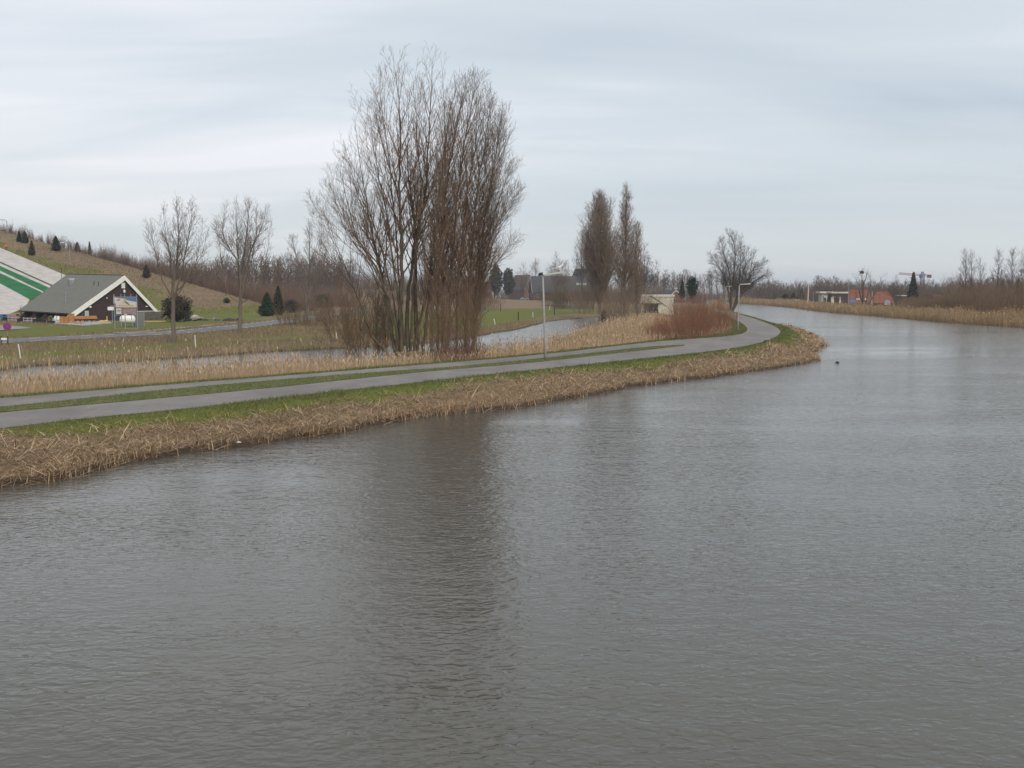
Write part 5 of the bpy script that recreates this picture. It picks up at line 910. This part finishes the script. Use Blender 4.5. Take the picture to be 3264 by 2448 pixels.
P = on_px(1700, 900, 2350, 420, 800); z, sw_, *_ = terrain(P); px_ = P[:,0]/P[:,1]*FPX+1632; ok = (sw_ > 1) & ~((px_ > 1490) & (px_ < 1900) & (P[:,1] < 650)) & ~((px_ > 2060) & (px_ < 2185) & (P[:,1] < 505)); P = P[ok]; z = z[ok]
brush('distant_undergrowth', 'dark bare undergrowth along the foot of the distant treeline, middle', P, z, 5+4*r_.rand(len(P)), 7, .055, tfar, 3)
P = on_px(1300, 2330, 3300, 400, 640); z, sw_, *_ = terrain(P); ok = sw_ > 12; P = P[ok]; z = z[ok]
brush('distant_undergrowth', 'dark bare undergrowth along the foot of the distant treeline, across the wide canal', P, z, 5+4.5*r_.rand(len(P)), 7, .055, tfar, 4)
P = on_px(1300, 2865, 3320, 185, 300); z, sw_, *_ = terrain(P); ok = (sw_ > 6.5); P = P[ok]; z = z[ok]; pxs = P[:,0]/P[:,1]*FPX+1632
brush('bank_thicket', 'dense brown leafless thicket on the right behind the reed fringe', P, z, (2.8+3.0*r_.rand(len(P)))*np.where(pxs > 3010, 1.25, .75)*(1+.9*fbm(P[:,0], P[:,1], .05)), 9, .022, mat('olive_brushwood', (.15,.11,.07), .95, island=[(.11,.075,.05),(.22,.16,.10),(.17,.115,.08)], spec=.05), 5)
# ---------------------------------------------------------------- distant trees
def proto(seed, shape, mt, mc, H=12.0, name='bare_tree'):
    rd = random.Random(seed); q = dict(Q); q.update(step=[1.6,1.1,1.0,.9,.5], den=[1,1.5,1.5,0,0], max=3, rmin=.038, lmin=.7, trop=[.1,.09,.09,.08,.1], jit=[.1,.1,.14,.16,.1])
    if shape == 'round':
        L_ = [([(0,0,-.2),(.2,0,H*.3),(0,.3,H*.65),(.2,.2,H)], .24, 1)]
        for k in range(4): a = k*1.57+rd.uniform(-.4,.4); L_.append(([(0,0,H*.2),(math.cos(a)*1.3,math.sin(a)*1.3,H*.5),(math.cos(a)*2.6,math.sin(a)*2.6,H*rd.uniform(.75,.92))], .13, .8))
        env = lambda u: 3.4*(1-u)**.4*min(1,u*3)+.4; an = .75
    else: L_ = [([(0,0,-.2),(.1,0,H*.4),(rd.uniform(-.3,.3),0,H*.7),(0,0,H)], .2, 1)]+[([(0,0,H*.15),(rd.uniform(-.6,.6),.4,H*.5),(rd.uniform(-.9,.9),.5,H*.85)], .1, .8)]; env = lambda u: 3.6*(1-u)**.5*min(1,u*3+.3)+.4; an = .5
    return make_tree(name, 'x', 'tree', (0,0,0), L_, q, seed, mt, mc, env=env, latden=2.0, t_lat=.15, latang=an)
protos = [proto(501,'round',barkp,tfar), proto(502,'round',barkp,tfar), proto(503,'tall',barkp,tfar), proto(504,'tall',barkp,tbrush), proto(505,'round',barkp,tbrush)]
used = set()
def plant(kinds, px, top, d, lb, grp, wid=1.0):
    X = (px-1632)/FPX*d; z = tz(X, d)
    if z < .2: return
    H = D(px, top, d)[2]-z; k = r_.choice(kinds); s = H/12.4; o = protos[k]; ww = s*wid*r_.uniform(.8, 1.25)
    if k not in used:
        used.add(k); o.location = (X, d, z); o.rotation_euler = (0,0,r_.uniform(0,6)); o.scale = (ww,ww,s); o['label'] = lb; o['group'] = grp
    else: copy_tree(o, (X, d, z), r_.uniform(0, 6), (ww,ww,s), lb, grp)
rowdef = [
 (430, 560, 845, 300, 330, 12, [2,3], 'leafless tree rising from the brush behind the left shoulder of the hill', 'bare trees behind the hill shoulder'),
 (560, 700, 838, 300, 350, 18, [2,3,4], 'leafless tree in the wood behind the brown hill slope', 'bare trees behind the brown slope'),
 (690, 900, 822, 330, 420, 26, [2,3], 'slender leafless tree in the wood between the two left road trees and the conifers', 'bare trees behind the middle road tree'),
 (900, 1130, 818, 360, 460, 24, [2,3,0], 'leafless tree in the wood behind the thin road tree', 'bare trees behind the thin road tree'),
 (1100, 1540, 868, 430, 620, 30, [0,1,4], 'leafless tree in the far wood seen through the great tree', 'bare trees far behind the great tree'),
 (1540, 1700, 880, 640, 760, 10, [0,1], 'distant leafless tree behind the houses left of the barn', 'bare trees behind the left houses'),
 (1700, 1900, 900, 640, 760, 9, [0,1], 'distant leafless tree low behind the long barn', 'bare trees behind the barn'),
 (2040, 2330, 868, 520, 700, 40, [2,3,2], 'slender leafless tree in the far wood behind the brick gabled house', 'bare trees behind the brick house'),
 (2330, 2470, 890, 480, 640, 17, [0,1,4], 'leafless tree in the far wood behind the broad waterside tree', 'bare trees behind the waterside tree'),
 (2460, 2620, 902, 480, 640, 17, [0,1], 'leafless tree in the far wood above the dark farm sheds', 'bare trees above the dark sheds'),
 (2590, 2710, 888, 430, 560, 15, [0,4,1], 'leafless tree behind the white pavilions', 'bare trees behind the pavilions'),
 (2700, 2890, 898, 430, 600, 19, [0,1], 'leafless tree behind the brick-red building', 'bare trees behind the brick-red building'),
 (2890, 3060, 892, 400, 560, 20, [0,1,4], 'leafless tree in the wood below the crane', 'bare trees below the crane'),
 (3050, 3300, 880, 300, 520, 28, [0,4,3], 'leafless tree in the wood behind the tall right-hand poplars', 'bare trees behind the right-hand poplars')]
for x0, x1, top, d0, d1_, n, kinds, lb, grp in rowdef:
    for k in range(n): plant(kinds, x0+(x1-x0)*(k+r_.rand())/n, top+r_.uniform(-9, 16), r_.uniform(d0, d1_), lb, grp, 1.15)
# ---------------------------------------------------------------- houses and other far things
brick = mat('brown_brick', (.17,.10,.075), .9, (2, (.11,.065,.05), .4, .6)); tile = mat('dark_roof_tiles', (.055,.058,.068), .8, (1.2, (.085,.08,.08), .4, .65)); redtile = mat('orange_red_tiles', (.22,.085,.055), .85, (.8, (.16,.065,.045), .4, .65)); browntile = mat('brown_roof_tiles', (.085,.062,.055), .85, (1, (.11,.085,.07), .4, .6)); pane_m = glassd
def house(name, lb, loc, rz, W, Ln, hw, hr, wm_, rm, wins=(), group=None, cat='house', chim=None, barge=True):
    """local x across the gable, y back along the ridge; gable at y=0"""
    t = thing(name, lb, cat, loc, rz, group); m = MB(); m.prism([(0,0,-.5),(0,0,hw),(W/2,0,hw+hr-.1),(W,0,hw),(W,0,-.5)], (0,Ln,0)); m.build('wall', wm_, t); ov = .35; k = hr/(W/2)
    for s_ in (0, 1):
        x0 = -ov if s_ == 0 else W+ov; x1 = W/2; zz_ = hw-ov*k; m = MB(); m.prism([(x0,-.4,zz_+.12),(x1,-.4,hw+hr+.12+(.02*s_)),(x1,Ln+.4,hw+hr+.12+(.02*s_)),(x0,Ln+.4,zz_+.12)], (0,0,-.2)); rf = m.build('roof', rm, t)
        if barge: m = MB(); m.prism([(x0,-.5,zz_+.16),(x1,-.5,hw+hr+.16),(x1,-.5,hw+hr-.16),(x0,-.5,zz_-.16)], (0,.07,0)); m.build('bargeboard', white, rf)
        if chim and s_ == 0: m = MB(); m.box((x1-.2, chim, hw+hr+.5), (1.1,1.1,2.2)); m.build('chimney', brick, rf)
    for face, a, z_, ww, hh, nn in wins:
        m = MB(); p_ = MB()
        if face == 'g': m.box((a,-.03,z_), (ww,.1,hh)); [p_.box((a-ww/2+(i+.5)*ww/nn,-.10,z_), (ww/nn*.72,.04,hh*.8)) for i in range(nn)]
        elif face == 'l': m.box((-.03,a,z_), (.1,ww,hh)); [p_.box((-.10,a-ww/2+(i+.5)*ww/nn,z_), (.04,ww/nn*.72,hh*.8)) for i in range(nn)]
        else: m.box((W+.03,a,z_), (.1,ww,hh)); [p_.box((W+.10,a-ww/2+(i+.5)*ww/nn,z_), (.04,ww/nn*.72,hh*.8)) for i in range(nn)]
        f_ = m.build('window', mat('cream_frame', (.45,.38,.28), .7), t); p_.build('pane', pane_m, f_)
    return t
def at(px, d, z=.5): p = D(px, 940, d); p[2] = tz(p[0], p[1]); return p
# barn: gable to the left, long wall to the camera
d = 540; p = D(1699, 961, d); p[2] = .5; rzb = R(9)-math.pi/2
bt = house('long_barn', 'long brown brick barn with grey roof and steep white gable boards behind the path lamp', p, R(9)+math.pi/2, 12, .01, 4.9, 8.2, brick, tile) if False else None
# local frame for the barn: ridge along local y; rotate so that local y points right and away, local x points towards the left/back -> mirror by starting at the far corner
ca, sa = math.cos(R(9)), math.sin(R(9)); corner = p+np.array([-sa*12, ca*12, 0])
bt = house('long_barn', 'long brown brick barn with grey roof and steep white gable boards behind the path lamp', corner, R(9)-math.pi/2, 12, 34, 4.9, 8.1, brick, tile, wins=[('r', 2.9, 2.9, 2.1, 1.7, 3), ('r', 12, 2.9, 1.8, 1.6, 2), ('g', 8.6, 3.2, 1.2, 2.0, 1), ('g', 4.5, 3.2, 1.2, 2.0, 1)], cat='barn')
m = MB(); m.box((9.5,26,9.0), (.3,5.5,1.0)); m.build('skylight', mat('pale_skylight', (.5,.5,.46), .5), bt)
house('farmhouse', 'farmhouse with steep grey roof and chimney behind the barn, left of the column poplars', at(1858, 585), R(38), 10, 12, 8.5, 9.3, brick, tile, wins=[('g', 5, 8, 2, 1.6, 2)], chim=6)
house('farmhouse', 'low house with brown pitched roof behind the round dark bush', at(1672, 640), R(40), 9, 14, 7.0, 8.2, brick, browntile, wins=[('g', 4, 4, 2, 1.6, 2)])
house('brick_house', 'small brick house with white bargeboards among trees left of the red osier bushes', at(2126, 480), R(14), 8.5, 9, 1.9, 3.6, brick, tile, wins=[('g', 4.2, 1.6, 1.6, 1.0, 2)])
house('brick_house', 'low grey-roofed wing left of the small brick house', at(2093, 478), R(14)-.0, 9, 8, .9, 2.8, brick, tile, barge=False)
def flat_house(name, lb, px0, px1, pyt, pyb, d, wm_, fm, dep=6, fas=.5, over=.5, wins=(), cat='building', group=None, z=None):
    a, b_ = D(px0, pyb, d), D(px1, pyb, d); z0 = tz((a[0]+b_[0])/2, d) if z is None else z; h = D(px0, pyt, d)[2]-z0; W = b_[0]-a[0]; t = thing(name, lb, cat, (a[0], d, z0), 0, group)
    m = MB(); m.box((W/2, dep/2, (h-fas)/2-.2), (W-2*over, dep-2*over, h-fas+.4)); m.build('wall', wm_, t); m = MB(); m.box((W/2, dep/2, h-fas/2), (W, dep, fas)); m.build('roof', fm, t)
    for x, z_, ww, hh, mm in wins: m = MB(); m.box((x*W, over-.05, z_*h), (ww*W, .12, hh*h)); m.build('window' if mm is glassd else 'panel', mm, t)
    return t, W, h
dk = mat('dark_opening', (.03,.03,.03), .9); palew = mat('pale_rendered_wall', (.50,.50,.49), .8, (1, (.40,.40,.39), .4, .6)); mossw = mat('mossy_cream_cladding', (.55,.52,.43), .8, (2.5, (.33,.32,.23), .45, .66)); fwhite = mat('dirty_white_fascia', (.60,.58,.52), .8)
flat_house('flat_house', 'low brown flat-roofed house with pale roof edges right of the poplar row', 1522, 1571, 893, 932, 600, mat('brown_boards', (.10,.07,.06), .9), fwhite, 8, .9, .6, [(.3,.55,.5,.35,glassd)])
flat_house('white_outbuilding', 'white outbuilding beside the flat-roofed house behind the pond', 1567, 1583, 896, 932, 604, palew, tile, 7, .5, .3, [(.6,.4,.3,.6,dk)])
flat_house('greenhouse', 'long low white-roofed sheds at the wood edge, left piece', 826, 853, 896, 915, 470, tile, fwhite, 6, 1.0, .3, group=None); flat_house('greenhouse', 'long low white-roofed sheds at the wood edge, right piece', 866, 918, 891, 912, 480, tile, fwhite, 6, 1.1, .3)
shed, W, h = flat_house('beige_shed', 'beige flat-roofed shed with a dark open doorway behind the red osier bushes', 2041, 2150, 939, 1004, 212, mossw, fwhite, 6, .42, .15, [])
m = MB(); m.box((W*.32, -.06, h*.70), (W*.62, .25, h*.30)); m.build('cladding', mossw, shed); m = MB(); m.box((W*.32, .10, h*.26), (W*.40, .14, h*.50)); m.build('doorway', dk, shed); m = MB(); m.box((W*.32, -.02, h*.525), (W*.44, .12, h*.04)); m.build('lintel', mat('rusty_lintel', (.28,.19,.13), .8), shed)
m = MB(); m.tube([tuple(D(2073,943,209)), tuple(D(2100,960,208)), tuple(D(2126,978,207))], [.14,.11,.07], 8); m.tube([tuple(D(2100,960,208)), tuple(D(2104,948,208))], [.05,.02], 5); o = m.build('fallen_branch', barkp); tag(o, 'dead branch leaning across the front of the beige shed', 'branch')
def pole(name, lb, px, pb, pt, d, w_, mm, lean=0, head=None, group=None, cat='pole'):
    p = D(px, pb, d); z0 = tz(p[0], p[1]); p[2] = z0; h = D(px, pt, d)[2]-z0; t = thing(name, lb, cat, p, 0, group); m = MB(); m.tube([(0,0,-.2),(lean*h,0,h)], [w_/2, w_*.4], 7); m.build('shaft', mm, t)
    m = MB()
    if head: m.box((lean*h+head/2,0,h+.08), (abs(head),.3,.22)); m.build('lamp_head', headm, t)
    else: m.lathe((lean*h,0,h), [(w_*.5,0),(w_*.5,.12),(.02,.2)], 7); m.build('cap', mm, t)
    return t
pole('street_lamp', 'small distant street lamp behind the beige shed', 2054, 935, 905, 330, .14, galv, 0, 1.0, 'distant street lamps', 'street lamp'); pole('street_lamp', 'distant street lamp before the round dark conifer', 2186, 955, 911, 300, .14, galv, 0, 1.1, 'distant street lamps', 'street lamp'); pole('street_lamp', 'tiny distant street lamp between the round conifer and the broad tree', 2272, 950, 914, 340, .12, galv, 0, .9, 'distant street lamps', 'street lamp')
pole('white_pole', 'tall white pole on the grass across the wide canal', 2574, 972, 911, 345, .35, mat('white_pole_paint', (.6,.6,.58), .6), .03); pole('leaning_pole', 'dark leaning pole left of the tall white pole', 2538, 962, 904, 420, .35, mat('tarred_wood', (.05,.045,.04), .9), .17); pole('thin_pole', 'thin pale pole in front of the orange-roofed house', 2592, 958, 932, 420, .2, palew)
pole('mast', 'slim grey mast at the right end of the dark pavilion', 2703.5, 980, 910, 318, .22, galv); pole('white_pole', 'white post before the brick-red building', 2779, 975, 930, 318, .25, palew)
t_, W, h = flat_house('white_pavilion', 'white flat-roofed pavilion with thin overhanging roof across the wide canal', 2613, 2657, 929, 976, 345, palew, fwhite, 5, .55, .75, [(.42,.42,.12,.35,glassd),(.28,.5,.05,.4,glassd),(.6,.35,.1,.3,glassd)])
m = MB(); m.tube([(W*.86,.1,-.2),(W*.86,.1,h-.5)], .08, 6); m.build('column', galv, t_)
birdm = mat('black_plumage', (.015,.015,.018), .7)
for k, (fx, lb) in enumerate([(.45,'small black bird perched left on the white pavilion roof'),(.62,'black bird perched in the middle of the white pavilion roof'),(.84,'black bird perched right on the white pavilion roof')]):
    q_ = np.array(t_.location)+np.array([W*fx, .6, h]); g_ = thing('crow', lb, 'bird', q_, 0); m = MB(); m.tube([(-.4,0,.14),(-.15,0,.25),(.1,0,.34),(.2,0,.45),(.38,0,.43)], [.03,.15,.16,.1,.02], 8); m.build('body', birdm, g_, smooth=True); m = MB(); m.tube([(0,.04,0),(0,.04,.24)], .02, 5); m.build('legs', birdm, g_)
t_, W, h = flat_house('dark_pavilion', 'dark open-sided pavilion with white roof edge and white panels, right of the white one', 2648, 2704, 930, 980, 322, mat('dark_infill', (.07,.055,.05), .9), fwhite, 5, .5, .3, [])  # open sides filled by one solid block of even dark colour
for fx, ww in ((.10,.16),(.52,.10)): m = MB(); m.box((fx*W,.15,h*.38), (ww*W,.2,h*.62)); m.build('panel', mat('cream_panel%d' % int(fx*10), (.6,.58,.48), .8), t_)
p = D(2717, 982, 312); p[2] = tz(p[0], p[1]); t_ = thing('blue_sign', 'blue sign board on two posts by the reed fringe', 'sign', p); z0 = D(2717, 965, 312)[2]-p[2]; z1 = D(2717, 955, 312)[2]-p[2]; m = MB(); m.box((0,0,(z0+z1)/2), (1.9,.08,z1-z0)); bd = m.build('board', mat('sign_blue_paint', (.06,.17,.50), .5), t_)
for k in range(6): m = MB(); m.box((-.62+k*.24,-.06,(z0+z1)/2+.12), (.13,.03,.16)); m.build('letter_block', palew, bd)
for sx in (-.5,.5): m = MB(); m.box((sx,.08,z0/2), (.1,.1,z0+.4)); m.build('post', dgrey, t_)
def red_block(lb, px0, px1, pyt, pyb, d, dep, hip=.0):
    a, b_ = D(px0, pyb, d), D(px1, pyb, d); z0 = .5; h = D(px0, pyt, d)[2]-z0; W = b_[0]-a[0]; t = thing('red_building', lb, 'building', (a[0], d, z0), 0); m = MB(); m.box((W/2, dep/2, .5), (W-.8, dep-1.0, 1.4)); m.build('wall', brick, t)
    m = MB(); m.add([(0,0,1.0),(W,0,1.0),(W,dep,1.0),(0,dep,1.0),(hip,dep*.5,h),(W-hip,dep*.5,h)], [(3,2,1,0),(0,1,5,4),(2,3,4,5),(3,0,4),(1,2,5)]); rf = m.build('roof', redtile, t); m = MB(); m.tube([(hip,dep*.5,h),(W-hip,dep*.5,h)], .16, 6); m.build('ridge', redtile, rf); return t, W, h
t_, W, h = red_block('brick-red building behind the lopped tree, taller left part', 2706, 2782, 921, 974, 350, 5, .8)
m = MB(); m.box((W*.40,.9,h*.42), (.9,.6,.6)); m.build('dormer', white, t_); m = MB(); m.box((W*.74,.9,h*.42), (.9,.6,.5)); m.build('dormer', white, t_)
t_, W, h = red_block('brick-red building behind the lopped tree, lower right part with white dormer', 2782.5, 2852, 929, 974, 352, 5, 1.2)
m = MB(); m.prism([(W*.52,-.1,.6),(W*.52,-.1,1.5),(W*.62,-.1,2.1),(W*.76,-.1,2.1),(W*.80,-.1,.6)], (0,1.5,0)); dm_ = m.build('dormer', mat('lilac_grey', (.30,.31,.38), .7), t_); m = MB(); m.box((W*.65,-.16,.72), (W*.28,.1,.22)); m.build('sill', white, dm_)
flat_house('long_shed', 'low brown building with a white roof line below the crane', 2874, 2928, 941, 965, 330, browntile, fwhite, 6, .25, .2); flat_house('long_shed', 'low building with an orange roof line in the right-hand thicket', 2973, 3018, 941, 965, 335, browntile, redtile, 6, .7, .2)
house('orange_roof_house', 'distant house with an orange roof behind the tall white pole', at(2592, 470), R(90), 6, 4.2, 2, 3.4, brick, redtile, barge=False)
flat_house('farm_shed', 'long dark farm shed between conifers across the canal', 2478, 2535, 928, 950, 500, tile, tile, 9, .7, .2, cat='shed'); flat_house('farm_shed', 'dark farm shed hidden behind the orange-roofed house', 2560, 2606, 934, 952, 505, tile, tile, 9, .7, .2, cat='shed')
for px, pb, pt, hw, lb in [(2503,952,937,9,'low dark round bush left of the farm shed'),(2529,953,932,10,'dark conifer before the farm shed, left one'),(2554,955,920,12,'taller dark evergreen between farm shed and orange-roofed house')]: con_px(lb, px, pb, pt, hw, 600+px, depth=430, on_hill=False, mt=conm, n=1500, cone=(hw != 9), name='evergreen_tree')
con_px('round-crowned dark pine behind the red osier bushes', 2207, 950, 882, 17, 620, depth=300, on_hill=False, mt=cong, cone=False, n=2200, name='pine_tree'); con_px('narrow green conifer right of the small brick house', 2174, 950, 893, 11, 621, depth=310, on_hill=False, mt=cong, n=1800)
con_px('dark spreading pine above the flat-roofed house', 1581, 940, 846, 19, 622, depth=560, on_hill=False, mt=conb, cone=False, n=1700, name='pine_tree'); con_px('dark spreading pine right of the first one, above the round bush', 1620, 940, 856, 19, 623, depth=565, on_hill=False, mt=conb, cone=False, n=1700, name='pine_tree')
con_px('tall dark cone-shaped conifer beside the crane', 2909, 972, 871, 17, 624, depth=330, on_hill=False, mt=conb, n=3200)
con_px('dark green hedge end at the corner of the meadow', 1925, 1007, 990, 9, 625, on_hill=False, mt=cong, cone=False, n=600, name='evergreen_bush', cat='bush')
p = D(2747, 868, 294); t_ = thing('bird_nest', 'dark round nest high in the lopped tree', 'nest', p); leafball('twigs', twigd, t_, (0,0,0), .55, .55, .38, 260, .22, 8)
car('parked_car', 'silver-green car parked at the barn gable', at(1672, 560), .15, (.30,.36,.36), 4.6, 1.6); car('white_van', 'small white van on the farm road across the canal', at(2542, 415), 1.2, (.7,.7,.7), 4.2, 1.9, van=True, cat='van'); car('white_trailer', 'low white trailer left of the white van across the canal', at(2514, 418), .05, (.7,.7,.7), 3.4, 1.2, van=True, cat='trailer'); car('caravan', 'cream caravan half hidden in the right-hand thicket', D(3147, 978, 262)*np.array([1,1,0])+np.array([0,0,.5]), 0, (.5,.47,.40), 5.0, 2.1, van=True, cat='caravan')
# crane and pylons
def lattice(name, a, b_, w_, n, r, mm, parent):
    a, b_ = np.array(a, float), np.array(b_, float); d = (b_-a)/np.linalg.norm(b_-a); u = np.cross(d, [0,1.,0]) if abs(d[1]) < .9 else np.array([1.,0,0]); u /= np.linalg.norm(u); v = np.cross(d, u); m = MB(); cs = [(u*sx+v*sy)*w_/2 for sx, sy in ((-1,-1),(1,-1),(1,1),(-1,1))]
    for c in cs: m.tube([tuple(a+c), tuple(b_+c)], r, 4)
    for k in range(n):
        p0, p1_ = a+(b_-a)*k/n, a+(b_-a)*(k+1)/n
        for i in range(4): m.tube([tuple(p0+cs[i]), tuple(p1_+cs[(i+1)%4])], r*.7, 4)
    return m.build(name, mm, parent)
d = 620; p = at(2938, d); t_ = thing('tower_crane', 'tower crane with blue mast and long red jib on the horizon', 'crane', p); X = lambda px, py: D(px, py, d)-p; blue = mat('crane_blue', (.09,.16,.30), .6); redm = mat('crane_red', (.42,.18,.15), .6)
zj = X(2938, 878)[2]; lattice('mast', (0,0,0), (0,0,zj+1), 1.8, 16, .17, blue, t_); lattice('apex', (0,0,zj+1), (0,0,X(2938,866)[2]), .9, 3, .15, blue, t_); lattice('jib', (X(2866,872)[0],0,X(2866,872)[2]), (X(2968,879)[0],0,zj-.2), 1.0, 18, .15, redm, t_)
m = MB(); m.tube([tuple(X(2938,866)), tuple(X(2892,874))], .06, 4); m.tube([tuple(X(2938,866)), tuple(X(2960,878))], .06, 4); m.build('stay_cable', redm, t_); m = MB(); m.box(tuple(X(2962,881)), (2.2,1.2,1.6)); m.build('counterweight', dgrey, t_); m = MB(); m.box(tuple(X(2935,881)), (1.4,1.4,1.6)); m.build('cab', blue, t_)
def pylon(lb, px, pyt, d, wpx):
    p = at(px, d); t = thing('pylon', lb, 'pylon', p, 0, 'pylons on the horizon'); H = D(px, pyt, d)[2]-p[2]; W = wpx/FPX*d; m = MB(); pm = mat('pylon_grey%d' % px, (.28,.30,.32), .7)
    for sx in (-1,1):
        for sy in (-1,1): m.tube([(sx*2.2,sy*2.2,0),(sx*.8,sy*.8,H*.75),(0,0,H)], .2, 4)
    for k in range(8): z_ = H*k/9; w_ = 2.2-1.4*k/8; m.tube([(-w_,-w_,z_),(w_,-w_,z_+H/9)], .12, 4); m.tube([(w_,-w_,z_),(-w_,-w_,z_+H/9)], .12, 4)
    m.build('tower', pm, t)
    m = MB(); m.tube([(-W/2,0,H*.93),(W/2,0,H*.93)], .22, 4); m.tube([(-W/2,0,H*.93),(0,0,H*.98),(W/2,0,H*.93)], .12, 4); m.build('crossarm', pm, t)
pylon('faint lattice pylon above the trees left of the white pavilion', 2606, 876, 760, 20); pylon('faint lattice pylon in the treeline above the round pine', 2186, 856, 760, 18)
# ---------------------------------------------------------------- air
hm = bpy.data.materials.new('thin_damp_air'); hm.use_nodes = True; t = hm.node_tree; t.nodes.clear(); o_ = t.nodes.new('ShaderNodeOutputMaterial'); pv = t.nodes.new('ShaderNodeVolumePrincipled'); pv.inputs['Color'].default_value = (.80,.86,.95,1); pv.inputs['Density'].default_value = .00022; pv.inputs['Anisotropy'].default_value = .2; t.links.new(pv.outputs[0], o_.inputs['Volume'])
m = MB(); m.box((0, 0, 24), (7600, 7600, 56)); o = m.build('haze', hm); tag(o, kind='stuff'); o.visible_shadow = True
